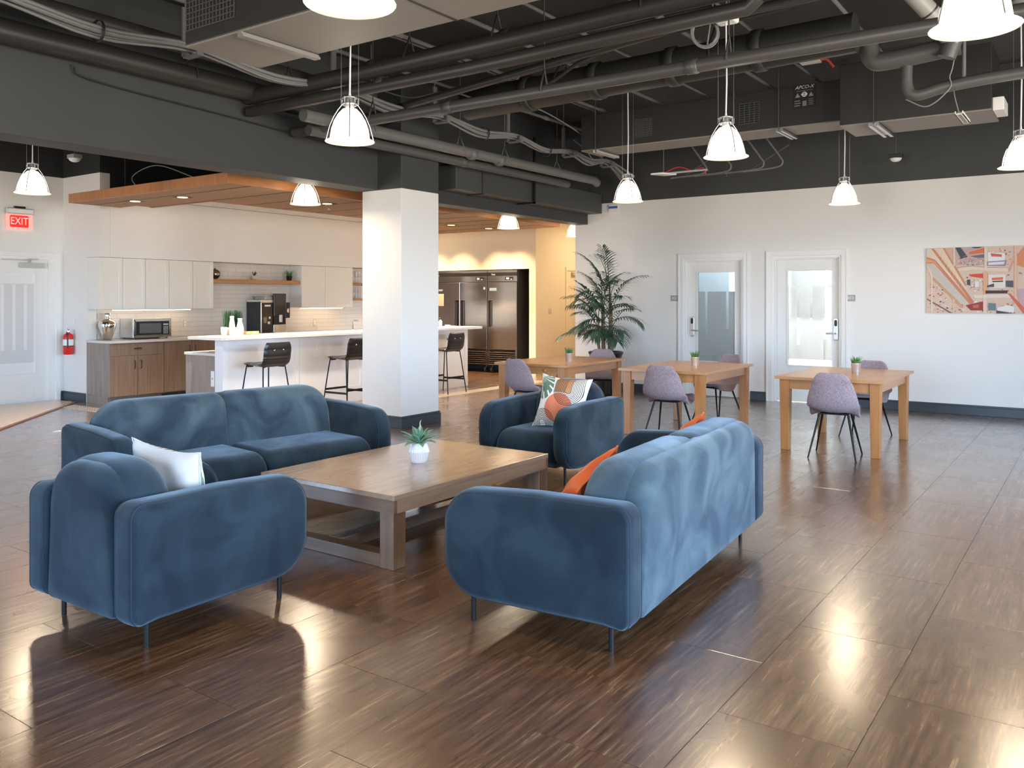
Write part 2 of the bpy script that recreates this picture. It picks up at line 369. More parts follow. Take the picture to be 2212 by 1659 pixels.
def text(s, size, m, parent, loc, rot, name='lettering', shear=0.0, ext=0.0005, spacing=1.0, xs=1.0):
    c = bpy.data.curves.new(name, 'FONT'); c.body = s; c.size = size; c.align_x = 'CENTER'; c.align_y = 'CENTER'
    c.extrude = ext; c.shear = shear; c.space_character = spacing; c.materials.append(m); c.resolution_u = 3
    tmp = bpy.data.objects.new(name, c); C.objects.link(tmp)
    bpy.context.view_layer.update(); me = bpy.data.meshes.new_from_object(tmp.evaluated_get(bpy.context.evaluated_depsgraph_get())); me.name = name
    bpy.data.objects.remove(tmp)
    o = bpy.data.objects.new(name, me); C.objects.link(o); o.parent = parent; o.location = loc; o.rotation_euler = rot; o.scale = (xs, 1, 1)
    return o
def rrect(a0, a1, b0, b1, r, n=6):
    """rounded rectangle, radii r = (a0b0, a1b0, a1b1, a0b1), counter-clockwise"""
    if not isinstance(r, (tuple, list)): r = (r,) * 4
    cs = [(a0 + r[0], b0 + r[0], r[0], pi), (a1 - r[1], b0 + r[1], r[1], 1.5 * pi), (a1 - r[2], b1 - r[2], r[2], 0), (a0 + r[3], b1 - r[3], r[3], 0.5 * pi)]
    out = []
    for cx, cy, q, st in cs:
        for i in range(n + 1):
            a = st + i / n * pi / 2; out.append((cx + q * cos(a), cy + q * sin(a)))
    return out
def catmull(pts, n=6):
    P = [Vector(p) for p in pts]; P = [2 * P[0] - P[1]] + P + [2 * P[-1] - P[-2]]; out = []
    for i in range(1, len(P) - 2):
        for k in range(n):
            t = k / n
            out.append(0.5 * ((2 * P[i]) + (P[i + 1] - P[i - 1]) * t + (2 * P[i - 1] - 5 * P[i] + 4 * P[i + 1] - P[i + 2]) * t * t + (3 * P[i] - P[i - 1] - 3 * P[i + 1] + P[i + 2]) * t ** 3))
    out.append(P[-2]); return out

# ============================================================ THE SETTING
CZ = 4.3
# floor slab (grout) and its tiles
g = G(); g.box(-14.2, 3.75, -3.35, 18.2, -0.12, -0.0025)
floor = struct('floor', g, FGROUT, 'large room floor of dark striated rectangular tiles')
TW, TL, GAP = 0.485, 1.01, 0.0018
g = G(); g.tile(GAP / 2, TW - GAP / 2, GAP / 2, TL - GAP / 2, -0.006, 0.0, 0.0008)
tile_me = None; rest = G(); cand = []
F2 = (-sin(RAD(35.1)), cos(RAD(35.1))); R2 = (cos(RAD(35.1)), sin(RAD(35.1)))
def seen(x, y):
    t = x * F2[0] + y * F2[1]
    if t < 1.2: return None
    u = 1106 + 1827 * (x * R2[0] + y * R2[1]) / t; v = 647 + 1827 * 1.52 / t
    return t if -120 < u < 2340 and v < 1830 else None
ROT = RAD(1.0)
nx0, nx1 = -28, 10
for i in range(nx0, nx1):
    for j in range(-4, 18):
        x = -0.69 + i * TW; y = 0.465 + j * TL + (0.505 if i % 2 else 0.0)
        if x < -13.1 or x > 3.3 or y < -3.2 or y > 17.4: continue
        inside = (y + TL < 12.6) or (x + TW < -7.3)
        if not inside and y > 12.6: continue
        ds = [d for d in (seen(x, y), seen(x + TW, y), seen(x, y + TL), seen(x + TW, y + TL), seen(x + TW / 2, y + TL / 2)) if d]
        cand.append((min(ds) if ds else 99 + abs(x) + abs(y), x, y))
cand.sort()
for n, (d, x, y) in enumerate(cand):
    if n < 285 and d < 90:
        if tile_me is None:
            o = obj('floor_tile', g, FTILE, floor); tile_me = o.data
        else:
            o = bpy.data.objects.new('floor_tile', tile_me); C.objects.link(o); o.parent = floor
        o.location = (x, y, 0)
    else:
        rest.tile(x + GAP / 2, x + TW - GAP / 2, y + GAP / 2, min(y + TL, 17.9) - GAP / 2, -0.006, 0.0, 0.002)
obj('floor_tile', rest, FTILE, floor, kind='stuff')
# pale wood floor by the exit door, with its edge strip
def diag(x): return 6.43 - (x + 12.42) * 0.985
for i in range(17):
    x0 = -12.95 + i * 0.15; x1 = x0 + 0.148
    g = G(); P = [(x0, 1.5), (x1, 1.5), (x1, min(6.5, diag(x1))), (x0, min(6.5, diag(x0)))]
    g.prism(P, lambda p: (p[0], p[1], 0.0), lambda p: (p[0], p[1], 0.007))
    obj('wood_plank', g, WOODFL, floor)
g = G(); g.prism([(-12.5, diag(-12.5)), (-10.4, diag(-10.4)), (-10.36, diag(-10.4) + 0.035), (-12.46, diag(-12.5) + 0.035)], lambda p: (p[0], p[1], 0), lambda p: (p[0], p[1], 0.010))
obj('threshold_strip', g, mat('red_brown_strip', (0.20, 0.085, 0.055), 0.4), floor)
# band of small pale mosaic tiles set in front of the kitchen
g = G(); s = 0.062
def mos(cx, cy, w=0.027):
    g._add([(cx - w, cy, 0), (cx, cy - w, 0), (cx + w, cy, 0), (cx, cy + w, 0), (cx - w, cy, .0025), (cx, cy - w, .0025), (cx + w, cy, .0025), (cx, cy + w, .0025)],
           [(4, 5, 6, 7), (0, 1, 5, 4), (1, 2, 6, 5), (2, 3, 7, 6), (3, 0, 4, 7)])
for k in range(5):
    for i in range(115):
        mos(-8.70 + k * s / 1.15, 6.2 + i * s + (s / 2 if k % 2 else 0))
    for i in range(58):
        if -12.15 + i * s < -8.75: mos(-12.15 + i * s + (s / 2 if k % 2 else 0), 6.12 + k * s / 1.15)
obj('mosaic_tile', g, mat('beige_mosaic', (0.50, 0.40, 0.30), 0.35), floor, kind='stuff')

# ceiling deck with its ribs
g = G(); g.box(-14.2, 3.75, -3.35, 18.2, CZ, CZ + 0.15)
ceil = struct('ceiling', g, DECK, 'high open ceiling deck painted dark grey')
g = G()
for y in (0.6, 2.9, 5.0, 7.1, 9.3, 11.5): g.box(-13, 3.6, y, y + 0.16, CZ - 0.22, CZ)
for i, y in enumerate((0.6, 2.9, 5.0, 7.1, 9.3, 11.5)):
    g = G(); g.box(-12.9, 3.55, y, y + 0.16, CZ - 0.20, CZ + 0.02); obj('ceiling_joist', g, DECK, ceil)

# walls
def two(x0, x1, y0, y1, zsplit, name, label, lo=WHITE, hi=DARK):
    g = G(); g.box(x0, x1, y0, y1, 0, zsplit, 0); g.box(x0, x1, y0, y1, zsplit, CZ, 1)
    return struct(name, g, [lo, hi], label)
two(-13.15, -12.98, -3.3, 4.95, 3.365, 'wall_left', 'white left wall with charcoal upper band, holding the exit door')
g = G(); g.box(-13.15, -12.98, 6.48, 6.75, 0, 3.365, 0); g.box(-13.15, -12.98, 4.95, 6.48, 2.165, 3.365, 0); g.box(-13.15, -12.98, 4.95, 6.75, 3.365, CZ, 1)
struct('wall_left', g, [WHITE, DARK2], 'white wall around and above the exit door')
g = G(); g.box(-12.98, -12.31, 6.6, 6.75, 0, 3.365, 0); g.box(-12.31, -11.945, 6.6, 6.75, 2.14, 3.365, 0); g.box(-12.98, -11.945, 6.6, 6.75, 3.365, CZ, 1)
struct('wall_return', g, [WHITE, DARK2], 'narrow white wall at the kitchen corner with the red extinguisher')
g = G(); g.box(-12.45, -12.31, 6.75, 14.3, 0, CZ, 0)
wk = struct('wall_kitchen', g, GROUT, 'kitchen back wall covered in white glazed subway tiles')
g = G(); g.box(-12.31, -11.945, 6.752, 14.1, 2.14, 3.03, 0); g.box(-12.31, -11.945, 6.752, 14.1, 3.03, CZ, 1)
struct('wall_soffit', g, [WHITE, DARK2], 'white bulkhead above the kitchen wall cabinets')
# backsplash tiles, one object each
TWB, THB = 0.305, 0.0765
g = G(); g.prism([(0.0012, 0.0012), (TWB - .0012, .0012), (TWB - .0012, THB - .0012), (0.0012, THB - .0012)], lambda p: (0, p[0], p[1]), lambda p: (0.007, p[0], p[1]))
tm = None; bs = []
for r in range(16):
    z = 0.925 + r * THB
    for c in range(-1, 21):
        y = 6.76 + c * TWB + (TWB / 2 if r % 2 else 0)
        for lo, hi in ([(6.752, 12.62)] if z + THB < 1.40 else [(8.531, 10.384), (11.661, 12.62)]):
            a, b = max(y, lo), min(y + TWB, hi)
            if b - a > .025: bs.append((a, z, b - a))
for y, z, wd_ in bs:
    if wd_ < TWB - .001:
        gc = G(); gc.prism([(.0012, .0012), (wd_ - .0012, .0012), (wd_ - .0012, THB - .0012), (.0012, THB - .0012)], lambda p: (0, p[0], p[1]), lambda p: (0.007, p[0], p[1])); o = obj('wall_tile', gc, TILEW, wk)
    elif tm is None: o = obj('wall_tile', g, TILEW, wk); tm = o.data
    else:
        o = bpy.data.objects.new('wall_tile', tm); C.objects.link(o); o.parent = wk
    o.location = (-12.311, y, z)
# far wall with the refrigerator alcove
g = G()
g.box(-12.31, -12.12, 14.1, 14.28, 0, 3.4); g.box(-9.49, -9.33, 14.1, 14.28, 0, 3.4); g.box(-12.12, -9.49, 14.1, 14.28, 2.14, 3.4)
g.box(-12.31, -9.33, 14.1, 14.28, 3.4, CZ, 1)
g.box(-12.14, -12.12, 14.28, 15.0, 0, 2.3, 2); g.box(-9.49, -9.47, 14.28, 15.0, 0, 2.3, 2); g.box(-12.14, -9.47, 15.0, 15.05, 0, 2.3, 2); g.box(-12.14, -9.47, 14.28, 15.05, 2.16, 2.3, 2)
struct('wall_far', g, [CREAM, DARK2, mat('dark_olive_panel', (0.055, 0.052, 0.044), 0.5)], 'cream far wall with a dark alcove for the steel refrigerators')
g = G(); g.box(-9.33 - .15, -9.33, 14.28, 18.1, 0, CZ); g.box(-9.48, -7.2, 18.0, 18.15, 0, CZ); g.box(-7.50, -7.35, 12.73, 18.0, 0, CZ)
struct('wall_corridor', g, CREAM, 'cream side wall of the passage beyond the tables')
# right wall (long white wall with two doors)
YR = 12.57
g = G()
for x0, x1, z0 in ((-7.50, -5.50, 0), (-5.50, -4.525, 2.16), (-4.525, -4.085, 0), (-4.085, -3.09, 2.16), (-3.09, 3.75, 0)):
    g.box(x0, x1, YR, YR + 0.16, z0, 3.14, 0)
g.box(-7.50, 3.75, YR, YR + 0.16, 3.14, CZ, 1)
struct('wall_right', g, [WHITE, DARK], 'long white wall with charcoal upper band, two glazed doors and a picture')
# office rooms behind the two doors
def room(x0, x1, label, dim):
    g = G(); y0, y1 = YR + 0.16, YR + 1.75
    g.box(x0 - .02, x0, y0, y1, 0, 2.8); g.box(x1, x1 + .02, y0, y1, 0, 2.8); g.box(x0, x1, y1, y1 + .08, 0, 2.8); g.box(x0, x1, y0, y1, 2.72, 2.8)
    if not dim: g.box(-4.32, -3.78, y1 - .03, y1 - .001, 1.22, 2.3, 1); g.box(-3.74, -3.60, y1 - .03, y1 - .001, 1.75, 2.3, 1)
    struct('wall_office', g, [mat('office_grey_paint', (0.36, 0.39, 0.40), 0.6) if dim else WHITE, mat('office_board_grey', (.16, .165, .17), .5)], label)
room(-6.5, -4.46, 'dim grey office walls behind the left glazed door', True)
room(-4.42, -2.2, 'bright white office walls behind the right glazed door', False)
l = bpy.data.lights.new('office_fill_light', 'AREA'); l.shape = 'RECTANGLE'; l.size = 1.2; l.size_y = 0.6; l.energy = 40; l.color = (0.95, 0.97, 1.0)  # unseen light added to brighten the glass of the right door
o = bpy.data.objects.new('office_fill_light', l); C.objects.link(o); o.location = (-3.3, YR + .95, 2.68)
l = bpy.data.lights.new('office_fill_light', 'AREA'); l.shape = 'RECTANGLE'; l.size = 1.2; l.size_y = 0.6; l.energy = 14; l.color = (0.8, 0.9, 1.0)  # weaker bluish one added the same way behind the left door
o = bpy.data.objects.new('office_fill_light', l); C.objects.link(o); o.location = (-5.4, YR + .95, 2.68)
l = bpy.data.lights.new('corridor_light', 'AREA'); l.shape = 'RECTANGLE'; l.size = 0.6; l.size_y = 1.6; l.energy = 14; l.color = (1.0, 0.74, 0.45)
o = bpy.data.objects.new('corridor_light', l); C.objects.link(o); o.location = (-8.2, 15.6, 3.2)

# window walls behind the photographer
def winwall(name, label, along, wins, pos, lo, hi):
    g = G(); bz = [lo] + [v for w in wins for v in w] + [hi]
    def bx(a, b, z0, z1):
        if along == 'y': g.box(pos, pos + .16, a, b, z0, z1)
        else: g.box(a, b, pos - .16, pos, z0, z1)
    for i in range(0, len(bz), 2): bx(bz[i], bz[i + 1], 0, 3.3)
    for a, b in wins: bx(a, b, 0, WZ0); bx(a, b, WZ1, 3.3)
    bx(lo, hi, 3.3, CZ)
    struct(name, g, WHITE, label)
winwall('wall_window', 'white wall of tall windows on the right-hand side', 'y', WIN_X, 3.6, -3.35, 12.73)
winwall('wall_behind', 'white wall of windows behind the camera', 'x', WIN_Y, -3.2, -13.15, 3.76)
k = 0
for along, wins in (('y', WIN_X), ('x', WIN_Y)):
    for a, b in wins:
        k += 1
        g = G(); n = 3; w = 0.05
        def bx(gg, a0, a1, z0, z1, d=0.05):
            if along == 'y': gg.box(3.64, 3.64 + d, a0, a1, z0, z1)
            else: gg.box(a0, a1, -3.24 - d, -3.24, z0, z1)
        bx(g, a, b, WZ0, WZ0 + w); bx(g, a, b, WZ1 - w, WZ1)
        for i in range(n + 1): bx(g, a + (b - a - w) * i / n, a + (b - a - w) * i / n + w, WZ0, WZ1)
        struct('window_%d' % k, g, BLACKM, 'dark framed window in the wall behind or beside the camera')

# column with slate baseboard, header beam
g = G(); g.box(-7.43, -6.79, 7.395, 8.075, 0, 2.835, 0); g.box(-7.43, -6.79, 7.395, 8.075, 2.835, CZ, 1)
struct('column', g, [WHITE, DARK], 'square column, white below and charcoal above, at the end of the bar', bevel=0.006)
def baseb(name, x0, x1, y0, y1, label, h=0.135):
    g = G(); g.box(x0, x1, y0, y1, 0, h - .025)
    dx = .004 if x1 - x0 > .05 else 0; dy = .004 if y1 - y0 > .05 else 0
    q = .006
    g.box(x0 + (q if x1 - x0 < .05 else 0), x1 - (q if x1 - x0 < .05 else 0), y0 + (q if y1 - y0 < .05 else 0), y1 - (q if y1 - y0 < .05 else 0), h - .025, h)
    return struct(name, g, BASE, label, bevel=.003)
g = G(); g.box(-7.452, -6.768, 7.373, 8.097, 0, .115); g.box(-7.444, -6.776, 7.381, 8.089, .115, .14)
struct('baseboard_column', g, BASE, 'slate baseboard round the foot of the column', bevel=.003)
baseb('baseboard_right', -2.98, 3.58, 12.548, 12.57, 'slate baseboard along the long white wall under the picture')
baseb('baseboard_right', -4.415, -4.18, 12.548, 12.57, 'short slate baseboard between the two glazed doors')
baseb('baseboard_right', -7.50, -5.60, 12.548, 12.57, 'slate baseboard behind the palm')
baseb('baseboard_left', -12.95, -12.32, 6.578, 6.6, 'short slate baseboard under the red extinguisher')
baseb('baseboard_left', -12.98, -12.955, 6.555, 6.6, 'slate baseboard stub beside the exit door')
g = G(); g.box(-7.52, -7.17, -3.2, 7.395, 2.84, CZ); g.box(-7.52, -7.25, 8.075, 12.57, 2.80, CZ)
struct('beam', g, DARK, 'deep charcoal bulkhead beam running the length of the kitchen', bevel=.004)
# white tile ceiling over the kitchen
gr = G(); gr.box(-11.945, -8.6, 6.76, 14.1, 3.045, 3.09)
kc = struct('ceiling', gr, mat('white_ceiling_grid', (0.62, 0.61, 0.57), 0.6), 'low white tile ceiling over the kitchen')
g = G(); g.tile(.006, .594, .006, .594, 0, .012, .002); pm = None
for i in range(5):
    for j in range(12):
        if pm is None: o = obj('ceiling_panel', g, WHITE, kc); pm = o.data
        else: o = bpy.data.objects.new('ceiling_panel', pm); C.objects.link(o); o.parent = kc
        o.location = (-11.94 + i * .6, 6.78 + (j + 1) * .6, 3.045); o.rotation_euler = (pi, 0, 0)

# ------------------------------------------------------------ doors
def door(n, x0, x1, hinge_left, label, slots, band):
    root = bpy.data.objects.new('door_%d' % n, None); C.objects.link(root); root.location = (x0, YR, 0); root['kind'] = 'structure'; root['label'] = label
    w = x1 - x0; h = 2.16; cw = 0.085
    g = G()
    g.box(-cw, 0, -.022, 0, 0, h + cw); g.box(w, w + cw, -.022, 0, 0, h + cw); g.box(0, w, -.022, 0, h, h + cw)
    g.box(-cw, -cw + .02, -.032, -.022, 0, h + cw); g.box(w + cw - .02, w + cw, -.032, -.022, 0, h + cw); g.box(-cw + .02, w + cw - .02, -.032, -.022, h + cw - .02, h + cw)
    obj('casing', g, TRIMW, root, bevel=.003)
    g = G(); g.box(0, .03, 0, .16, 0, h); g.box(w - .03, w, 0, .16, 0, h); g.box(.03, w - .03, 0, .16, h - .03, h)
    g.box(.03, .045, .04, .09, 0, h - .03); g.box(w - .045, w - .03, .04, .09, 0, h - .03); g.box(.045, w - .045, .04, .09, h - .045, h - .03)
    obj('jamb', g, TRIMW, root)
    d0, d1 = .095, .14; gx0, gx1, gz0, gz1 = .20, w - .17, .55, 1.945
    if not hinge_left: gx0, gx1 = .21, w - .155
    g = G(); L0, L1 = .034, w - .034
    g.box(L0, gx0, d0, d1, .012, h - .034); g.box(gx1, L1, d0, d1, .012, h - .034); g.box(gx0, gx1, d0, d1, gz1, h - .034); g.box(gx0, gx1, d0, d1, .012, gz0)
    b = .022
    g.box(gx0 - b, gx0, d0 - .01, d0, gz0 - b, gz1 + b); g.box(gx1, gx1 + b, d0 - .01, d0, gz0 - b, gz1 + b); g.box(gx0, gx1, d0 - .01, d0, gz1, gz1 + b); g.box(gx0, gx1, d0 - .01, d0, gz0 - b, gz0)
    leaf = obj('door_leaf', g, DOORW, root, bevel=.002)
    g = G(); g.box(gx0, gx1, .112, .118, gz0, gz1); pane = obj('glass_pane', g, GLASS, root)
    # frosted film with clear band on top and clear slots
    zt = gz1 - band; g = G(); xs = [gx0] + [v for s in slots for v in (gx0 + s[0], gx0 + s[1])] + [gx1]
    for i in range(0, len(xs), 2): g.box(xs[i], xs[i + 1], .1115, .112, gz0 + .09, zt)
    for s in slots: g.box(gx0 + s[0], gx0 + s[1], .1115, .112, gz0 + .09, s[2])
    obj('frosted_film', g, FILM, pane)
    # lock escutcheon and lever
    lx = .11 if hinge_left else w - .10
    g = G(); g.slab(rrect(lx - .033, lx + .033, .93, 1.25, .03), 0, .018, .006, lambda a, b, t: (a, d0 - .018 + t, b)); lk = obj('lock_plate', g, ALU, root)
    g = G(); g.slab(rrect(lx - .020, lx + .020, 1.135, 1.225, .018), 0, .014, .005, lambda a, b, t: (a, d0 - .030 + t, b)); obj('keypad', g, BLACKP, lk)
    sg = 1 if hinge_left else -1
    g = G(); g.tube([(lx, d0 - .015, 1.03), (lx, d0 - .06, 1.03), (lx + sg * .03, d0 - .065, 1.03), (lx + sg * .13, d0 - .065, 1.03)], .0095, 8); obj('lever_handle', g, ALU, lk)
    if not hinge_left:
        pass
    return root
S1 = [(.115, .155, 0.96), (.46, .50, 1.06)]
door(1, -5.50, -4.525, True, 'white door 302 with dim blue-grey glass, left of two doors', S1, .30)
S2 = [(.125, .160, 0.85), (.315, .350, 1.16), (.505, .540, .95)]
door(2, -4.085, -3.09, False, 'white door 303 with bright frosted glass, right of two doors', S2, .22)
GREYC = mat('pale_grey_enamel', (.50, .50, .48), .35)
def exit_door():
    root = bpy.data.objects.new('door_3', None); C.objects.link(root); root.location = (-12.98, 4.95, 0); root['kind'] = 'structure'
    root['label'] = 'white exit door with large frosted glass at the left edge'
    w = 1.53; h = 2.15; cw = .07
    g = G(); g.box(0, .024, w, w + cw, 0, h + cw); g.box(0, .024, -cw, 0, 0, h + cw); g.box(0, .024, 0, w, h, h + cw)
    obj('casing', g, TRIMW, root, bevel=.003)
    g = G(); g.box(-.12, 0, w - .10, w + .0, 0, h + .015); g.box(-.12, 0, 0, .05, 0, h + .015); g.box(-.12, 0, .05, w - .10, h - .04, h + .015); obj('jamb', g, TRIMW, root)
    y0, y1, z0, z1 = .25, 1.245, .43, 1.912
    g = G(); a, b = -.075, -.03
    g.box(a, b, .05, y0, .0, h - .04); g.box(a, b, y1, w - .10, .0, h - .04); g.box(a, b, y0, y1, z1, h - .04); g.box(a, b, y0, y1, .0, z0)
    q = .015
    g.box(b, b + .008, y0 - q, y0, z0 - q, z1 + q, 0); g.box(b, b + .008, y1, y1 + q, z0 - q, z1 + q); g.box(b, b + .008, y0, y1, z1, z1 + q); g.box(b, b + .008, y0, y1, z0 - q, z0)
    obj('door_leaf', g, DOORW, root, bevel=.002)
    g = G(); g.box(-.055, -.05, y0, y1, z0, z1); pane = obj('glass_pane', g, mat('pale_grey_glass', (0.66, 0.66, 0.65), 0.12), root)
    g = G()
    for c in (.35, .62, .78, .94, 1.10):
        g.box(-.05, -.0485, c, c + .045, z0 + (.35 if c > .7 else .55), z1 - .17)
    g.box(-.05, -.0485, y0, y1, z1 - .16, z1); g.box(-.05, -.0485, y0, y1, z0, z0 + .16)
    obj('clear_stripe', g, mat('clear_pale_glass', (0.80, 0.80, 0.79), 0.08), pane)
    g = G(); g.box(-.03, .03, w - .52, w - .165, 1.985, 2.06); cl = obj('door_closer', g, GREYC, root, bevel=.004)
    g = G(); g.box(.0, .022, w - .76, w - .36, 2.092, 2.104); g.box(.01, .022, w - .38, w - .36, 2.06, 2.10); g.box(.0, .03, w - .40, w - .26, 2.105, 2.125); obj('closer_arm', g, GREYC, cl)
exit_door()
def corridor_door():
    root = bpy.data.objects.new('door_4', None); C.objects.link(root); root.location = (-9.33, 15.30, 0); root['kind'] = 'structure'
    root['label'] = 'cream passage door half hidden by the palm'
    g = G(); g.box(0, .02, -.07, 0, 0, 2.2); g.box(0, .02, 1.0, 1.07, 0, 2.2); g.box(0, .02, 0, 1.0, 2.13, 2.2); obj('casing', g, CREAM, root)
    g = G(); g.box(.0, .006, .0, 1.0, .01, 2.13); obj('door_leaf', g, CREAM, root)
    g = G(); g.box(.006, .05, .15, .75, 2.03, 2.10); obj('door_closer', g, mat('tan_metal', (.42, .36, .28), .5), root)
corridor_door()

# ============================================================ CEILING SERVICES
LG = 'bell shaped pendant lamps'
def pendant(x, y, ztop, label, canopy=True, z=2.65):
    t = thing('pendant_lamp', label, 'lamp', (x, y, z), 0, LG)
    H = ztop - z
    g = G(); g.lathe([(.138, .018), (.141, .03), (.132, .09), (.112, .15), (.084, .20), (.052, .235), (.0, .245)], 28); obj('glass_shade', g, SHADEON, t)
    g = G(); g.lathe([(0, .013), (.136, .013), (.139, .018), (0, .018)], 28); obj('diffuser', g, WARMON, t)
    g = G(); g.lathe([(.138, .016), (.174, .000), (.177, .004), (.140, .024), (.138, .016)], 28); obj('glass_rim', g, RIMON, t)
    g = G()
    for k in range(4):
        a = pi / 4 + k * pi / 2; pr = [(.170, .008), (.160, .05), (.145, .11), (.118, .175), (.085, .23), (.06, .262), (.052, .30)]
        g.tube([(r * cos(a), r * sin(a), zz) for r, zz in pr], .0042, 6)
    obj('rib', g, ALU, t)
    g = G(); g.lathe([(.054, .262), (.060, .268), (.060, .276), (.050, .276)], 20)
    g.lathe([(.050, .312), (.054, .312), (.054, .320), (0, .322)], 20)
    for k in range(4):
        a = k * pi / 2; g.tube([(.052 * cos(a), .052 * sin(a), .27), (.052 * cos(a), .052 * sin(a), .318)], .006, 6)
    obj('collar', g, ALU, t)
    g = G(); g.lathe([(.0, .235), (.030, .235), (.033, .315), (0, .315)], 14); obj('socket', g, GREYP, t)
    g = G(); g.tube([(0, 0, .32), (0, 0, .36)], [.012, .006], 8); g.tube([(0, 0, .36), (.006, .0, H * .55), (0, 0, H)], .0065, 8); obj('cord', g, WHITEP, t)
    for sg in (-1, 1):
        ex, ey = sg * .062 * R2[0], sg * .062 * R2[1]
        g = G(); g.tube([(ex, ey, .27), (ex, ey, .31)], .005, 6); g.tube([(ex, ey, .31), (ex, ey, H)], .0016, 5); obj('suspension_wire', g, ALU, t)
    if canopy:
        g = G(); g.slab(rrect(-.085, .085, -.085, .085, .03), H, H + .11, .02, lambda a, b, tt: (a, b, tt)); obj('canopy', g, WHITEP, t)
        g = G(); g.tube([(0, 0, H + .1), (0, 0, CZ - z)], .012, 6); obj('hanger_rod', g, PIPEM, t)
    return t
pendant(-2.372, 2.295, 4.0, 'nearest pendant lamp cut off by the top edge, below the big duct')
pendant(-0.45, 4.0, 4.0, 'large pendant lamp at the top right corner near the white pipes')
pendant(-4.445, 4.30, 4.0, 'pendant lamp hanging in front of the charcoal beam, above the left sofa')
pendant(-2.475, 6.48, 3.72, 'pendant lamp under a white canopy box and coiled cable')
pendant(-4.53, 8.775, 4.0, 'pendant lamp beside the cable bundle end, above the middle pine table')
pendant(-2.54, 10.464, 4.0, 'pendant lamp hanging below the labelled duct, above the right door')
pendant(-0.60, 8.432, 4.0, 'pendant lamp cut off by the right edge, above the picture')
pendant(-7.66, 6.70, CZ, 'pendant lamp just left of the column, in front of the orange wood fascia', False, 2.63)
pendant(-7.66, 10.8, CZ, 'pendant lamp just right of the column, in front of the orange wood fascia', False, 2.63)
pendant(-7.66, 12.85, CZ, 'pendant lamp half hidden by the white wall corner at the passage', False, 2.63)
pendant(-9.366, 4.437, CZ, 'pendant lamp at the far left above the red exit sign', False, 2.65)

# wooden ceiling cloud over the bar: fascia boards, slats, recessed lights
t = thing('ceiling_cloud', 'U-shaped slatted wooden ceiling panel with orange cherry fascia hung over the bar', 'ceiling panel', (0, 0, 2.81))
def fascia(x0, x1, y0, y1):
    g = G(); g.box(x0, x1, y0, y1, 0, .12); obj('fascia_board', g, CHERRY if abs(x1 - x0) < .1 else mat('orange_cherry_wood_x', (0.46, 0.20, 0.075), 0.38, var=((22, 3, 3), 0.7, (0.33, 0.125, 0.045))), t, bevel=.002)
A, B_, Y0, Y1 = -11.35, -7.95, 5.84, 12.80
fascia(B_ - .03, B_, Y0, Y1); fascia(A, B_ - .03, Y0, Y0 + .03); fascia(A, A + .03, Y0 + .03, 6.58)
fascia(-9.67, -9.64, 6.82, 11.85); fascia(-11.0, -9.67, 6.82, 6.85); fascia(-11.0, -9.67, 11.85, 11.88); fascia(A, B_ - .03, Y1 - .03, Y1); fascia(A, A + .03, 11.88, Y1 - .03)
g = G()
g.box(A + .03, B_ - .03, Y0 + .03, 6.58, .05, .07); g.box(-11.0, B_ - .03, 6.58, 6.82, .05, .07); g.box(-9.64, B_ - .03, 6.82, 11.85, .05, .07); g.box(A + .03, B_ - .03, 11.88, Y1 - .03, .05, .07)
obj('backing_board', g, mat('dark_backing', (0.10, 0.055, 0.032), 0.7), t)
g = G(); x = A + .06
while x < B_ - .05:
    if x < -9.66:
        g.box(x, x + .018, Y0 + .03, 6.58 if x < -11.0 else 6.82, .004, .05); g.box(x, x + .018, 11.88, Y1 - .03, .004, .05)
    else: g.box(x, x + .018, Y0 + .03, Y1 - .03, .004, .05)
    x += .046
y = Y0 + .05
while y < Y1 - .05:
    xa = A + .03 if y < 6.56 else (-11.0 if y < 6.82 else (-9.64 if y < 11.86 else A + .03))
    g.box(xa, B_ - .03, y, y + .012, .012, .05); y += .06
y = Y0 + .35
while y < Y1 - .1:
    xa = A + .03 if y < 6.56 else (-11.0 if y < 6.82 else (-9.64 if y < 11.86 else A + .03))
    g.box(xa, B_ - .03, y - .006, y + .006, .001, .03, 1); y += .61
obj('slat', g, [CLOUD, BLACKP], t, kind='stuff')
for i, (x, y) in enumerate(((-10.45, 6.25), (-9.55, 6.35), (-8.6, 7.9), (-8.9, 9.6), (-9.3, 11.4), (-9.2, 12.35), (-10.5, 12.35), (-10.9, 12.4))):
    if i in (1, 2, 3, 4, 5, 6):
        l = bpy.data.lights.new('downlight_spot', 'SPOT'); l.energy = 110; l.color = (1.0, 0.88, 0.72); l.spot_size = RAD(110); l.spot_blend = .6; l.shadow_soft_size = .05
        lo = bpy.data.objects.new('downlight_spot', l); C.objects.link(lo); lo.location = (x, y, 2.79)
    g = G(); g.box(x - .09, x + .09, y - .09, y + .09, .002, .048); d = obj('downlight', g, BLACKM, t)
    g = G(); g.lathe([(0, 0), (.062, 0), (.066, .004), (0, .004)], 16, (x, y, -.003)); obj('lamp_lens', g, DOWNON, d)
for x, y in ((-9.8, 7.0), (-9.0, 8.3)):
    g = G(); g.tube([(x, y, -.012), (x, y, .05)], .008, 6); g.lathe([(0, 0), (.022, 0), (.022, .004), (0, .004)], 10, (x, y, -.02)); obj('sprinkler_head', g, ALU, t)
for x, y in ((-10.6, 6.2), (-8.3, 6.3), (-8.3, 9.5), (-8.3, 12.2), (-10.6, 12.4)):
    g = G(); g.tube([(x, y, .07), (x, y, CZ - 2.81)], .006, 6); obj('hanger_rod', g, DARK2, t)
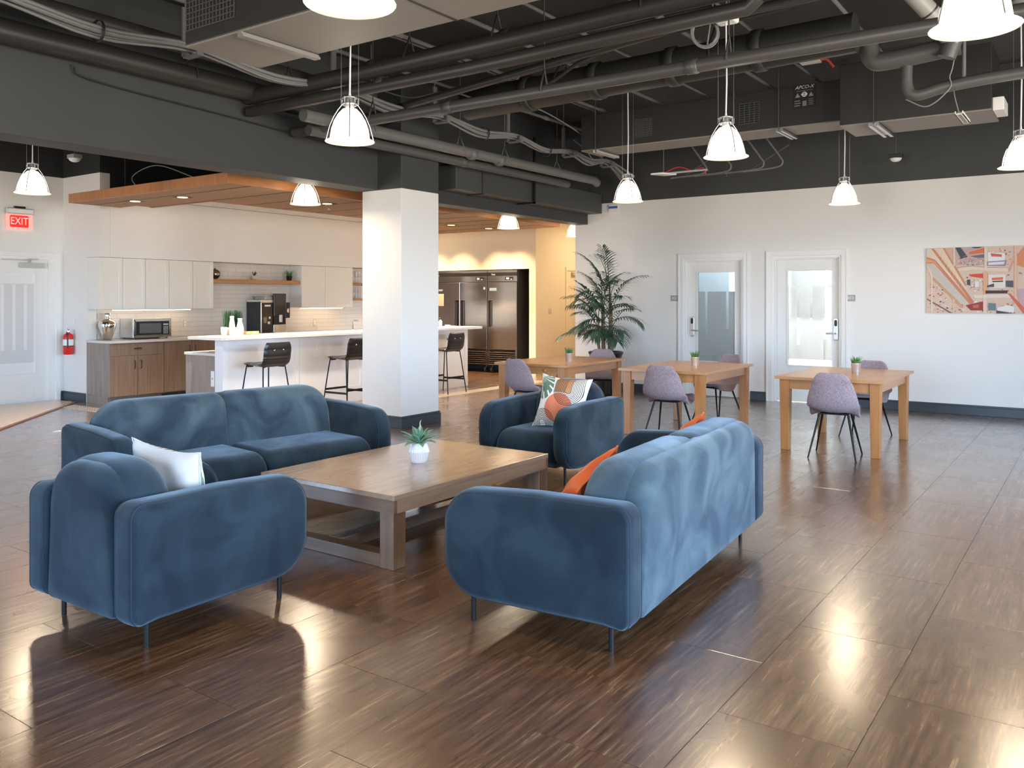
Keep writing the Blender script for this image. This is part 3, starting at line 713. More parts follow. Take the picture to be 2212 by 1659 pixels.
# unseen spots without fittings, set past the panel for the far wall's scallops
for x in (-11.9, -11.2, -10.2, -9.75):
    l = bpy.data.lights.new('wall_wash', 'SPOT'); l.energy = 60; l.color = (1.0, 0.70, 0.40); l.spot_size = RAD(84); l.spot_blend = 0.9; l.shadow_soft_size = .04
    o = bpy.data.objects.new('wall_wash', l); C.objects.link(o); o.location = (x, 13.45, 2.95); o.rotation_euler = (RAD(16), 0, 0)

# ---- big ducts
def ductbox(name, label, x0, x1, y0, y1, z0, z1):
    t = thing(name, label, 'duct', (x0, y0, z0))
    w, d, h = x1 - x0, y1 - y0, z1 - z0
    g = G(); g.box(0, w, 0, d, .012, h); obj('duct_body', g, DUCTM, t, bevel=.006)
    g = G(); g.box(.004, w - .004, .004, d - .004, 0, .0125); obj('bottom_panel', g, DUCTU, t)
    return t, w, d, h
def grille(t, x0, x1, z0, z1, n, m, y=-.004):
    g = G(); g.box(x0, x1, y + .002, y + .004, z0, z1); p = obj('vent_grille', g, mat('vent_black', (0.008, 0.008, 0.008), .7), t)
    g = G()
    for i in range(n + 1):
        x = x0 + (x1 - x0) * i / n; g.box(x - .003, x + .003, y - .004, y + .002, z0, z1)
    for i in range(m + 1):
        z = z0 + (z1 - z0) * i / m; g.box(x0, x1, y - .006, y, z - .003, z + .003)
    obj('grille_bar', g, PIPEM, p, kind='stuff')
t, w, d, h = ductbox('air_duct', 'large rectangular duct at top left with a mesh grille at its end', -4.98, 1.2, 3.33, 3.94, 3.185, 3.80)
grille(t, .02, .52, .10, .58, 14, 13)
g = G()
g.box(.56, .60, -.01, .62, -.035, -.004); g.box(.60, .615, -.01, .62, -.035, -.02); obj('support_rail', g, mat('rail_grey', (.22, .21, .20), .4), t)
for x in (1.8, 3.4):
    g = G(); g.box(x, x + .02, -.003, d + .003, -.003, h + .003); obj('duct_flange', g, DUCTM, t)
for x in (.58, 3.2):
    for y in (.05, .55):
        g = G(); g.tube([(x, y, h - .02), (x, y, CZ - 3.185)], .008, 6); obj('hanger_rod', g, PIPEM, t)
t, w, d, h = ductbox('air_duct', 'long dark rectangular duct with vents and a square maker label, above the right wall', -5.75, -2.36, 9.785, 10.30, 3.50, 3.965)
grille(t, .80, 1.04, .10, .32, 12, 10); grille(t, 2.18, 2.42, .10, .34, 4, 9)
def label_plate():
    x0, x1, z0, z1 = 2.82, 3.06, .20, .47; cx = (x0 + x1) / 2
    g = G(); g.box(x0, x1, -.008, -.002, z0, z1); p = obj('maker_label', g, mat('label_dark', (.02, .021, .022), .4), t)
    R = (pi / 2, 0, 0)
    text('APCO-X', .055, LETTERW, p, (cx, -.010, z1 - .035), R, shear=.35, xs=1.0)
    g = G(); g.box(x0 + .03, x1 - .03, -.0095, -.008, z1 - .075, z1 - .071)
    for ex in (x0 + .045, x1 - .045):
        g.prism([(ex - .028, z1 - .145), (ex + .028, z1 - .145), (ex, z1 - .095)], lambda q: (q[0], -.0095, q[1]), lambda q: (q[0], -.008, q[1]))
    obj('warning_mark', g, LETTERG, p)
    g = G(); g.lathe([(.017, -.001), (.030, -.001), (.030, 0), (.017, 0)], 20, M=Matrix.Translation((cx, -.0085, z1 - .115)) @ Matrix.Rotation(pi / 2, 4, 'X')); g.box(cx - .036, cx + .036, -.0095, -.008, z1 - .121, z1 - .109)
    obj('round_emblem', g, LETTERW, p)
    g = G()
    for k in range(3): g.box(x0 + .01, x0 + .07 + .01 * (k % 2), -.0095, -.008, z0 + .025 + k * .027, z0 + .037 + k * .027)
    for k in range(4): g.box(x1 - .075, x1 - .02, -.0095, -.008, z0 + .03 + k * .02, z0 + .037 + k * .02)
    g.box(cx - .02, cx + .025, -.0095, -.008, z0 + .02, z0 + .08)
    obj('printed_line', g, mat('label_grey_print', (.22, .22, .22), .6), p)
label_plate()
for x in (.20, 2.62):
    g = G(); g.box(x, x + .03, -.03, .56, -.04, -.006); g.box(x + .05, x + .08, -.03, .56, -.04, -.006); g.box(x, x + .08, -.02, .55, -.014, -.008); obj('support_rail', g, ALU if x > 1 else mat('rail_grey2', (.45, .44, .42), .4), t)
    g = G(); g.tube([(x + .03, -.02, -.02), (x + .03, -.02, CZ - 3.5)], .005, 6); obj('hanger_rod', g, PIPEM, t)
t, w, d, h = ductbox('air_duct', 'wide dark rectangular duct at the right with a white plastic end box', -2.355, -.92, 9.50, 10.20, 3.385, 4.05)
g = G(); g.box(.30, .335, -.04, .72, -.04, -.004); g.box(.37, .405, -.04, .72, -.04, -.004); g.box(.30, .405, -.03, .71, -.012, -.006); obj('support_rail', g, ALU, t)
g = G(); g.tube([(.35, -.03, -.02), (.35, -.03, CZ - 3.385)], .005, 6); obj('hanger_rod', g, PIPEM, t)
g = G(); g.box(w, w + .10, .05, .45, .0, .13); obj('end_box', g, WHITEP, t, bevel=.006)
# right-hand pipework
t = thing('waste_pipe', 'pale plastic waste pipe with elbows hanging beside the top right lamp', 'pipe', (0, 0, 0))
P1 = [(-1.36, 7.55, 4.1), (-1.22, 7.7, 3.93), (-1.08, 7.86, 3.76)]
g = G(); g.tube(P1, .075, 14); obj('pipe_length', g, mat('pale_pipe', (.36, .35, .33), .4), t)
g = G()
for k in (.55, .72): g.tube([Vector(P1[0]).lerp(Vector(P1[2]), k), Vector(P1[0]).lerp(Vector(P1[2]), k + .03)], .079, 14)
obj('pipe_ring', g, PIPED, t)
g = G(); g.tube([(-1.085, 7.855, 3.765), (-1.03, 7.92, 3.70)], .098, 16); obj('pipe_coupling', g, mat('pale_pipe2', (.40, .39, .37), .4), t)
g = G(); g.tube([(-1.04, 7.90, 3.71), (-1.10, 7.90, 3.55)], .075, 14); obj('pipe_outlet', g, PIPEM, t)
g = G(); g.tube(catmull([(-1.75, 7.98, 3.88), (-1.70, 7.98, 3.66), (-1.55, 7.98, 3.62), (-1.0, 7.98, 3.66)], 6), .085, 12); obj('pipe_elbow', g, PIPEM, t)
g = G(); g.tube(catmull([(-1.42, 8.0, 3.62), (-1.42, 8.0, 3.38), (-1.34, 8.0, 3.29), (-1.1, 8.0, 3.33), (-.6, 8.0, 3.36), (.6, 8.0, 3.38)], 6), .05, 10); obj('pipe_bend', g, PIPEM, t)
g = G(); g.tube([(-.62, 8.05, 4.15), (-.56, 8.05, 3.95)], .075, 14); g.tube([(-.57, 8.05, 3.96), (-.55, 8.05, 3.90)], .10, 14); g.tube([(-1.0, 8.02, 3.82), (-.56, 8.02, 3.86)], .085, 12); obj('pipe_branch', g, mat('pale_pipe3', (.30, .29, .28), .4), t)
g = G(); g.tube([(-.98, 8.0, 4.25), (-.98, 8.0, 3.38)], .018, 6); obj('hanger_rod', g, PIPEL, t)
g = G(); g.tube(catmull([(-.98, 7.96, 3.95), (-1.05, 7.93, 3.5), (-1.08, 7.95, 3.40), (-1.08, 7.95, 3.3), (-1.25, 7.95, 3.17), (-1.42, 7.95, 3.25)], 6), .006, 6); obj('loose_wire', g, CABLE, t)
t = thing('slotted_bracket', 'white slotted metal bracket hanging from the pipe at right', 'bracket', (-1.10, 8.55, 3.22), RAD(0))
g = G(); g.box(-.02, .045, .0, .50, -.03, -.024); g.box(-.02, -.014, 0, .5, -.03, 0); g.box(.039, .045, 0, .5, -.03, 0); obj('channel', g, WHITEP, t)
g = G()
for k in range(12): g.box(.0, .026, .03 + k * .038, .048 + k * .038, -.0315, -.0300)
obj('slot', g, BLACKP, t, kind='stuff')
g = G(); g.tube(catmull([(.01, .01, -.01), (.0, -.2, .12), (.04, -.5, .16)], 6), .005, 6); obj('loose_wire', g, CABLE, t)

# ---- round pipes across the room
def pipe(name, label, pts, r, m, hang=(), ring=(), n=14):
    t = thing(name, label, 'pipe', (0, 0, 0)); g = G(); g.tube(pts, r, n); obj('pipe_length', g, m, t)
    a, b = Vector(pts[0]), Vector(pts[-1])
    for k in ring:
        p = a.lerp(b, k); dd = (b - a).normalized(); g = G(); g.tube([p - dd * .05, p - dd * .045, p + dd * .045, p + dd * .05], [r, r * 1.13, r * 1.13, r], n); obj('pipe_collar', g, m, t)
    for k in hang:
        p = a.lerp(b, k); dd = (b - a).normalized(); s = Vector((-dd.y, dd.x, 0))
        g = G(); g.tube([p + s * (r + .006) + Vector((0, 0, -r * .2)), p + s * (r + .004) + Vector((0, 0, r * .4)), p + Vector((0, 0, r + .14)), p - s * (r + .004) + Vector((0, 0, r * .4)), p - s * (r + .006) + Vector((0, 0, -r * .2))], .009, 6)
        g.tube([p + Vector((0, 0, r + .13)), (p.x, p.y, CZ)], .006, 6); obj('pipe_hanger', g, m, t)
    return t
pipe('ceiling_pipe', 'thick brown-black pipe crossing high behind the big duct, upper of a touching pair', [(-7.1, 5.46, 3.56), (-4.2, 5.44, 3.565), (-1.9, 5.46, 3.60)], .075, PIPED, (.12, .42, .6, .85), (.34, .62))
pipe('ceiling_pipe', 'brown-black pipe just below the thick one, lower of a touching pair', [(-7.1, 5.48, 3.42), (-4.2, 5.48, 3.42), (-1.95, 5.5, 3.46), (-1.88, 5.5, 3.52)], .055, PIPED, (), (.35,))
pipe('ceiling_pipe', 'long straight grey-brown pipe running from the beam to the top right corner', [(-7.1, 6.06, 3.30), (2.5, 6.10, 3.30)], .052, mat('grey_brown_pipe', (.075, .07, .066), .4), (.12, .33, .5, .72), (.22, .47))
pipe('ceiling_pipe', 'upper pale grey pipe of the pair sweeping over the column to the far corner', [(-6.55, 5.7, 3.36), (-6.55, 11.55, 3.38), (-6.56, 11.66, 3.35)], .066, PIPEL, (.16, .42, .58, .8), (.46, .56))
pipe('ceiling_pipe', 'lower pale grey pipe of the pair sweeping over the column', [(-6.70, 5.9, 3.26), (-6.70, 11.0, 3.27)], .055, PIPEM, (), (.5,))
pipe('ceiling_pipe', 'dark pipe lying along the top of the charcoal beam at upper left', [(-7.02, -1.0, 3.62), (-7.02, 6.2, 3.60)], .10, PIPED, (.4, .8), (.5,))
pipe('ceiling_pipe', 'second dark pipe above the beam at upper left', [(-6.75, -1.0, 3.80), (-6.75, 6.3, 3.78)], .075, PIPED, (.45,), ())
pipe('ceiling_pipe', 'thin dark pipe behind the two touching pipes', [(-7.0, 6.75, 3.52), (-3.0, 6.75, 3.86), (2.2, 6.8, 4.0)], .04, PIPED, (), ())
# ribbed round duct, very dark, behind the long pipe
pipe('round_duct', 'thick near-black round duct behind the long straight pipe', [(-5.92, 7.55, 3.72), (-1.75, 7.6, 3.80)], .17, mat('black_duct', (.022, .023, .020), .5), (.3, .7), (.2, .4, .6, .8), 18)
# conduits on the deck
for i, (x, y0, y1, z, r) in enumerate(((-6.45, -1, 12.4, 4.07, .022), (-5.65, -1, 12.4, 4.07, .016), (-5.55, 1, 12.0, 4.06, .022), (-4.75, 0, 12.4, 4.07, .022), (-4.1, 2, 12.4, 4.07, .016), (-3.3, 2, 12.4, 4.07, .022), (-2.75, 3, 12.4, 4.07, .016), (-1.9, 4, 12.4, 4.07, .020))):
    lab = ['pale conduit on the deck nearest the beam', 'thin conduit left of a thicker twin on the deck', 'thicker conduit beside a thin twin on the deck', 'pale conduit crossing above the middle of the long pipe', 'thin conduit just right of the ceiling middle', 'pale conduit above the coiled cable side of the deck', 'thin conduit above the duct label side', 'conduit on the deck farthest right'][i]
    t = thing('conduit', lab, 'conduit', (x, y0, z), 0, 'conduits along the ceiling deck')
    g = G(); g.tube([(0, 0, 0), (0, y1 - y0, 0)], r, 8); obj('conduit_tube', g, PIPEL, t)
    g = G()
    for k in range(1, int(y1 - y0)):
        if k % 2: g.tube([(0, k - .05, 0), (0, k + .05, 0)], r * 1.35, 8)
    obj('coupling', g, CABLE, t)
# ---- bundled cables on hooks
t = thing('cable_bundle', 'sagging bundle of grey cables on hooks from the upper left to the far wall', 'cables', (0, 0, 0))
hooks = [1.0, 2.6, 4.2, 5.85, 7.4, 8.85, 10.2, 11.3]
for c in range(9):
    pts = [(-6.18, -1.0, 3.62)]; ox = random.uniform(-.06, .06); oz = random.uniform(-.035, .035)
    for i, y in enumerate(hooks):
        pts.append((-6.18 + ox, y, 3.60 + oz))
        if i < len(hooks) - 1: pts.append((-6.18 + ox * 1.2, (y + hooks[i + 1]) / 2, 3.53 + oz + random.uniform(-.02, .02)))
    pts.append((-6.1 + ox * 2, 11.9, 3.45 + oz - random.uniform(0, .2)))
    g = G(); g.tube(catmull(pts, 5), random.choice((.013, .017, .021)), 6); obj('cable', g, CABLE, t)
for i, y in enumerate(hooks):
    g = G(); g.box(-6.29, -6.27, y - .03, y + .03, 3.52, CZ if i % 2 else 3.95); g.box(-6.29, -6.07, y - .03, y + .03, 3.52, 3.535); g.box(-6.09, -6.07, y - .03, y + .03, 3.535, 3.60); g.tube([(-6.28, y, 3.9), (-6.28, y, CZ)], .006, 5)
    obj('cable_hook', g, PIPEL, t)
for y in (3.4, 6.7, 8.2, 9.6):
    g = G(); g.tube([(-6.18, y - .012, 3.53), (-6.18, y + .012, 3.53)], .085, 12, cap=False); obj('cable_tie', g, CABLEB, t)
# loose cables
def cable(label, pts, r, m, n=8): tag(obj('ceiling_cable', (lambda g: (g.tube(catmull(pts, n), r, 6), g)[1])(G()), m), label, 'cable')
cable('black cable looping from the deck down behind the long pipe', [(-6.6, 6.9, 3.45), (-5.6, 7.0, 3.62), (-4.6, 7.0, 3.62), (-4.0, 6.9, 3.78), (-3.3, 6.9, 3.86), (-2.2, 7.0, 3.92), (-.6, 7.0, 4.1), (.6, 7.0, 4.2)], .016, CABLEB)
cable('black cable running along the thick round duct to the right', [(-4.3, 7.0, 3.78), (-4.4, 7.0, 3.92), (-3.6, 7.0, 3.98), (-2.4, 7.0, 4.05), (-.4, 7.0, 4.2)], .014, CABLEB)
cable('thin grey cable arching above the column top', [(-7.0, 7.1, 4.0), (-6.5, 7.2, 3.82), (-5.9, 7.2, 3.80), (-5.4, 7.3, 3.6)], .010, CABLE)
cable('thin grey cable sagging across the deck to the vented duct', [(-6.0, 8.3, 4.0), (-5.9, 9.2, 3.92), (-5.8, 10.2, 3.70)], .010, CABLE)
cable('blue network cable end above the far cable bundle', [(-6.0, 10.0, 3.72), (-5.98, 10.3, 3.62), (-6.1, 10.7, 3.56)], .008, mat('blue_cable', (.12, .2, .5), .5))
cable('thin dark cable lying along the charcoal beam face', [(-7.14, 3.7, 3.50), (-7.12, 3.9, 3.40), (-7.12, 5.4, 3.33), (-7.12, 6.8, 3.25)], .007, CABLEB)
cable('grey wire loop above the wooden ceiling panel', [(-10.4, 6.3, 2.95), (-10.6, 6.3, 3.15), (-10.2, 6.4, 3.28), (-9.6, 6.5, 3.1), (-9.2, 6.5, 2.95)], .008, CABLE)
# coiled cable under the lamp canopy
t = thing('cable_coil', 'coil of grey cable hanging beside the white lamp canopy', 'cable', (-2.66, 6.50, 3.68))
for k in range(6):
    rr = .105 + random.uniform(-.015, .015); ax = random.uniform(-.25, .25)
    g = G(); pts = [Matrix.Rotation(RAD(35) + ax * .4, 3, 'Z') @ Vector((rr * cos(a), ax * .05 * sin(a), rr * 1.1 * sin(a))) for a in [2 * pi * i / 24 for i in range(25)]]
    g.tube(pts, .007, 6); obj('cable_loop', g, CABLE, t)
g = G(); g.tube(catmull([(.02, 0, -.1), (.05, 0, .1), (.09, 0, .4), (.1, 0, .6)], 6), .007, 6); obj('cable_tail', g, CABLE, t)
# square branch duct beside the column
t = thing('branch_duct', 'square grey branch duct fixed along the beam right of the column', 'duct', (-7.25, 8.62, 2.965))
g = G(); g.box(0, .30, 0, 3.9, 0, .325); obj('duct_body', g, mat('slate_duct_paint', (.066, .068, .066), .5), t, bevel=.006)
g = G(); g.box(.05, .33, .55, .58, -.02, 0); g.tube([(.32, .56, -.02), (.32, .56, .5)], .008, 6); obj('duct_strap', g, PIPED, t)
g = G(); g.box(.05, .36, 1.75, 1.79, -.03, -.008); g.box(.335, .36, 1.75, 1.79, -.03, .95); obj('strut_hanger', g, BLACKM, t)
# suspended emergency light plate, sensors and small parts
t = thing('emergency_light', 'white suspended light plate with red wires hanging near the far right lamp', 'light', (-4.86, 10.45, 3.19))
g = G(); g.slab(rrect(-.09, .09, -.20, .20, .03), 0, .022, .008, lambda a, b, q: (a + b * .3, b * .55, q)); obj('light_plate', g, WHITEP, t)
g = G(); g.box(.05, .62, .0, .04, .012, .03); obj('mounting_rail', g, ALU, t)
g = G(); g.tube(catmull([(0, 0, .02), (.2, .02, .09), (.4, .02, .03), (.55, .02, .05), (.6, 0, -.04)], 6), .006, 6); obj('red_wire', g, TAGR, t)
g = G(); g.tube([(0, 0, .02), (.0, 0, CZ - 3.19)], .005, 6); obj('hanger_rod', g, PIPEL, t)
for x, y, z, lab in ((-2.266, 12.0, 3.33, 'white domed ceiling sensor in front of the dark band above the picture side'), (-11.0, 5.74, 3.31, 'white domed ceiling sensor above the kitchen corner at left')):
    t = thing('ceiling_sensor', lab, 'sensor', (x, y, z), 0, 'domed ceiling sensors')
    g = G(); g.lathe([(0, .0), (.035, .003), (.06, .018), (.075, .045)], 18); obj('sensor_dome', g, WHITEP, t)
    g = G(); g.box(-.085, .085, -.06, .06, .045, .10); obj('sensor_housing', g, GREYP if y < 8 else DARK2, t, bevel=.008)
    g = G(); g.tube([(0, 0, .1), (0, 0, CZ - z)], .006, 6); obj('hanger_rod', g, PIPEM, t)
# bent conduit hooks below the vented duct
t = thing('bent_conduit_rack', 'four bent grey conduits curving down below the vented duct', 'conduit', (0, 0, 0))
for x in (-4.55, -4.2, -3.75, -3.5):
    g = G(); g.tube(catmull([(x - .25, 11.1, 3.75), (x - .02, 11.1, 3.42), (x + .03, 11.1, 3.32), (x - .06, 11.1, 3.26), (x - .5, 11.1, 3.24)], 6), .013, 8); obj('bent_conduit', g, PIPEL, t)
g = G(); g.tube([(-4.85, 11.15, 3.27), (-4.15, 11.15, 3.65)], .008, 6); g.tube([(-3.95, 11.15, 3.25), (-3.4, 11.15, 3.55)], .008, 6); g.tube([(-4.25, 11.15, 3.2), (-4.25, 11.15, CZ)], .005, 6); g.tube([(-5.0, 11.1, 3.24), (-3.9, 11.1, 3.24)], .012, 6); obj('brace_rod', g, PIPEM, t)
t = thing('junction_box', 'white junction box with a red wire nut on the deck above the labelled duct', 'box', (-2.58, 9.2, 4.04))
g = G(); g.box(-.10, .10, -.06, .06, 0, .03); obj('box_plate', g, WHITEP, t)
g = G(); g.tube(catmull([(.1, 0, .02), (.17, 0, .01), (.24, 0, -.08)], 5), .014, 6); obj('red_wire', g, mat('red_wire_orange', (.6, .08, .04), .5), t)
g = G(); g.tube([(0, 0, .03), (0, 0, .26)], .01, 6); obj('hanger_rod', g, PIPEM, t)

# ============================================================ LOUNGE FURNITURE
def seating(name, label, cat_, loc, rz, Wd, nseat, tagside, group=None, D=0.96, leg_in=0.10):
    """upholstered seat, front at local +y; origin on the floor at its centre"""
    t = thing(name, label, cat_, loc, rz, group)
    hw, hd = Wd / 2, D / 2; AT = .165
    prof = rrect(-hd, hd, .125, .655, (.055, .20, .165, .075), 7)
    dn = []
    for p, q in zip(prof, prof[1:] + prof[:1]):
        m = max(1, int(hypot(q[0] - p[0], q[1] - p[1]) / .035)); dn += [(p[0] + (q[0] - p[0]) * i / m, p[1] + (q[1] - p[1]) * i / m) for i in range(m)]
    prof = [p for i, p in enumerate(dn) if hypot(p[0] - dn[i - 1][0], p[1] - dn[i - 1][1]) > 1e-4]
    awt = lambda a, b: .3 + .7 * min(1, max(0, (a + hd - .03) / .10))
    arms = []
    for sg in (-1, 1):
        xo = sg * hw; xi = sg * (hw - AT)
        t0, t1 = min(xo, xi), max(xo, xi)
        def fn(a, b, q): return (q, a, b - .025 * max(0, (a / hd)) * min(1, max(0, (b - .3) / .3)))
        g = G(); g.slab(prof, t0, t1, .062, fn, 6, .0, wt=awt); a = obj('armrest', g, VELVET, t); arms.append(a)
        # seam piping along the outer and inner rims
        g = G(); e = .028
        for tt in (t0 + .022, t1 - .022):
            k = len(prof); pp = []
            for i in range(k):
                dx, dy = prof[(i + 1) % k][0] - prof[i - 1][0], prof[(i + 1) % k][1] - prof[i - 1][1]; ln = hypot(dx, dy)
                pp.append(fn(prof[i][0] - dy / ln * .0152 * awt(*prof[i]), prof[i][1] + dx / ln * .0152 * awt(*prof[i]), tt))
            g.tube(pp + [pp[0]], .0034, 5)
        obj('piping', g, PIPING, a)
    if tagside:
        sg = tagside; g = G(); g.box(sg * hw - .006 if sg > 0 else sg * hw - .016, sg * hw + .016 if sg > 0 else sg * hw + .006, -hd + .055, -hd + .061, .235, .272); tg = obj('fabric_tag', g, TAGR, t); tg['label'] = 'small red fabric tag'
        g = G(); g.box(sg * hw + (.004 if sg > 0 else -.012), sg * hw + (.012 if sg > 0 else -.004), -hd + .0545, -hd + .0550, .244, .263); obj('tag_print', g, LETTERW, tg)
    iw = hw - AT + .004; n = nseat
    # rear shell of the back, then the back and seat cushions
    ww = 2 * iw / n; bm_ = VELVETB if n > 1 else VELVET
    lean = lambda q, b: q - .085 * max(0, b - .45)
    wtf = lambda a, b: .15 + .85 * min(1, max(0, (b - .40) / .22))
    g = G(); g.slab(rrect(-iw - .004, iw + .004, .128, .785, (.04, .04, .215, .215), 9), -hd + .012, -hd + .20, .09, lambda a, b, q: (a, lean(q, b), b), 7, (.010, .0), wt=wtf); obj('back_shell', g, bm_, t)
    for k in range(n):
        x0, x1 = -iw + k * ww, -iw + (k + 1) * ww
        rl = .225 if k == 0 else .12; rr = .225 if k == n - 1 else .12
        if n > 1: x0 -= .03 if k > 0 else 0; x1 += .03 if k < n - 1 else 0
        pr = rrect(x0 - (.018 if k == 0 else 0), x1 + (.018 if k == n - 1 else 0), .20, .800, (.05, .05, rr, rl), 8)
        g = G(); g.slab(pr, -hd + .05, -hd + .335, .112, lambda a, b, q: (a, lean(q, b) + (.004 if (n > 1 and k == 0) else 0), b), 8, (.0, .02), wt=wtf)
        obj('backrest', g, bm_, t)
    for k in range(n):
        x0, x1 = -iw + k * ww, -iw + (k + 1) * ww
        pr = rrect(-hd + .2, hd - .03, .14, .405, (.05, .09, .155, .06), 8)
        g = G(); g.slab(pr, x0 + .002, x1 - .002, .06, lambda a, b, q: (q, a, b + .034 * (1 - ((q - (x0 + x1) / 2) / (ww / 2)) ** 2) * min(1, max(0, (b - .2) / .15))), 6, .0)
        obj('seat_cushion', g, VELVET, t)
    for sx in (-1, 1):
        for sy in (-1, 1):
            x, y = sx * (hw - leg_in), sy * (hd - .125)
            g = G(); g.tube([(x, y, 0), (x, y, .15)], .0115, 10); obj('leg', g, BLACKM, t)
    g = G(); g.box(-iw + .02, iw - .02, -hd + .12, hd - .12, .13, .17); obj('base_frame', g, BLACKP, t)
    return t
seating('armchair', 'blue velvet armchair at the near left with its back to the camera', 'armchair', (-3.782, 2.470, 0), RAD(1.0), .88, 1, -1, 'blue velvet armchairs', D=.985)
seating('armchair', 'dark blue velvet armchair at the far end of the coffee table, holding a patterned pillow', 'armchair', (-3.985, 6.28, 0), RAD(180), .92, 1, 0, 'blue velvet armchairs', D=.985)
seating('sofa', 'blue velvet two-cushion sofa at the left facing the coffee table', 'sofa', (-5.375, 4.055, 0), RAD(-98), 2.2, 2, 0, 'blue velvet sofas')
seating('sofa', 'blue velvet sofa at the right seen from behind, with two orange pillows', 'sofa', (-2.180, 4.205, 0), RAD(94.4), 2.2, 2, 1, 'blue velvet sofas')

# pillows
def pillow(label, m_front, m_back, loc, rot, S=.46, T=.095, group=None, extra=None):
    o = thing('throw_pillow', label, 'pillow', loc, 0, group); o.rotation_euler = rot
    h = S / 2
    def f(sg, off=0.0):
        def fn(u, v):
            a, b = 2 * u - 1, 2 * v - 1
            x = h * a * (1 - .13 * (1 - b * b)); z = h * b * (1 - .13 * (1 - a * a))
            q = max(0.0, (1 - a * a) * (1 - b * b))
            wr = (.006 * sin(9 * a + 4 * b) + .005 * sin(14 * b - 6 * a + 2)) * q ** .4
            return (x, sg * (T * q ** .42 + wr * .6 + off), z)
        return fn
    g = G(); g.grid(f(1), 22, 22, 0); g.grid(f(-1), 22, 22, 1)
    obj('pillow_cover', g, [m_front, m_back], o)
    g = G(); n = 22; pts = []
    F = f(1)
    for i in range(n): pts.append(F(i / n, 0))
    for i in range(n): pts.append(F(1, i / n))
    for i in range(n): pts.append(F(1 - i / n, 1))
    for i in range(n + 1): pts.append(F(0, 1 - i / n))
    g.tube(pts, .005, 5); obj('seam_edge', g, m_back, o)
    return o, f
def print_mat():
    """abstract print: white ground, monstera leaf, tan block, terracotta disc, nested black arcs - in the pillow's own x, z coordinates (S = .46)"""
    m = bpy.data.materials.new('abstract_arc_print'); t, p = nodes(m); N = t.nodes; L = t.links
    p.inputs['Roughness'].default_value = .8
    tc = N.new('ShaderNodeTexCoord'); sp = N.new('ShaderNodeSeparateXYZ'); L.new(tc.outputs['Object'], sp.inputs[0])
    def val(x):
        v = N.new('ShaderNodeValue'); v.outputs[0].default_value = x; return v.outputs[0]
    def op(o, a, b=0.0, c=None):
        n = N.new('ShaderNodeMath'); n.operation = o
        for i, x in enumerate((a, b) if c is None else (a, b, c)):
            if isinstance(x, (int, float)): n.inputs[i].default_value = x
            else: L.new(x, n.inputs[i])
        return n.outputs[0]
    X, Z = sp.outputs['X'], sp.outputs['Z']
    def dist(cx, cz, kx=1, kz=1):
        a = op('MULTIPLY', op('SUBTRACT', X, cx), kx); b = op('MULTIPLY', op('SUBTRACT', Z, cz), kz)
        return op('SQRT', op('ADD', op('MULTIPLY', a, a), op('MULTIPLY', b, b)))
    cur = None
    def layer(base, fac, col):
        mx = N.new('ShaderNodeMix'); mx.data_type = 'RGBA'
        if base is None: mx.inputs['A'].default_value = (.80, .76, .70, 1)
        else: L.new(base, mx.inputs['A'])
        mx.inputs['B'].default_value = (*col, 1); L.new(fac, mx.inputs['Factor']); return mx.outputs['Result']
    # tan block at top middle
    blk = op('MULTIPLY', op('MULTIPLY', op('GREATER_THAN', X, -.06), op('LESS_THAN', X, .09)), op('GREATER_THAN', Z, .07))
    cur = layer(None, blk, (.46, .22, .10))
    disc = op('LESS_THAN', dist(.0, -.06), .125); cur = layer(cur, disc, (.68, .20, .10))
    # leaf at top left: ellipse cut by slots
    dl = dist(-.155, .115, 1.25, .85); leaf = op('LESS_THAN', dl, .098)
    ang = N.new('ShaderNodeMath'); ang.operation = 'ARCTAN2'; L.new(op('SUBTRACT', Z, .20), ang.inputs[0]); L.new(op('SUBTRACT', X, -.22), ang.inputs[1])
    cut = op('GREATER_THAN', op('SINE', op('MULTIPLY', ang.outputs[0], 22.0)), -.55)
    leaf = op('MULTIPLY', leaf, op('MAXIMUM', cut, op('LESS_THAN', dl, .045)))
    cur = layer(cur, leaf, (.12, .20, .14))
    def arcs(cx, cz, up, rmax, cur):
        # nested U / arch lines: half circles continued by straight legs
        zz = op('SUBTRACT', Z, cz); zz = op('MAXIMUM', op('MULTIPLY', zz, up), 0.0)
        xx = op('SUBTRACT', X, cx)
        r = op('SQRT', op('ADD', op('MULTIPLY', xx, xx), op('MULTIPLY', zz, zz)))
        ln = op('GREATER_THAN', op('SINE', op('MULTIPLY', r, 2 * pi / .0125)), .25)
        lim = op('MULTIPLY', op('LESS_THAN', r, rmax), op('GREATER_THAN', r, .022))
        return layer(cur, op('MULTIPLY', ln, lim), (.03, .018, .015))
    cur = arcs(.065, .095, -1.0, .132, cur)
    cur = arcs(-.135, -.20, 1.0, .118, cur)
    L.new(cur, p.inputs['Base Color'])
    return m
PRINT = print_mat()
PWHITE = mat('white_pillow_linen', (.62, .585, .575), .85, bump=(260, .25))
def leafprint():
    m = bpy.data.materials.new('green_leaf_print'); t, p = nodes(m); N = t.nodes; L = t.links
    tc = N.new('ShaderNodeTexCoord'); w = N.new('ShaderNodeTexWave'); w.inputs['Scale'].default_value = 9; w.inputs['Distortion'].default_value = 5; L.new(tc.outputs['Object'], w.inputs['Vector'])
    cr = N.new('ShaderNodeValToRGB'); cr.color_ramp.elements[0].position = .5; cr.color_ramp.elements[0].color = (.18, .33, .25, 1); cr.color_ramp.elements[1].position = .56; cr.color_ramp.elements[1].color = (.8, .78, .74, 1)
    L.new(w.outputs['Fac'], cr.inputs[0]); L.new(cr.outputs[0], p.inputs['Base Color']); p.inputs['Roughness'].default_value = .85
    return m
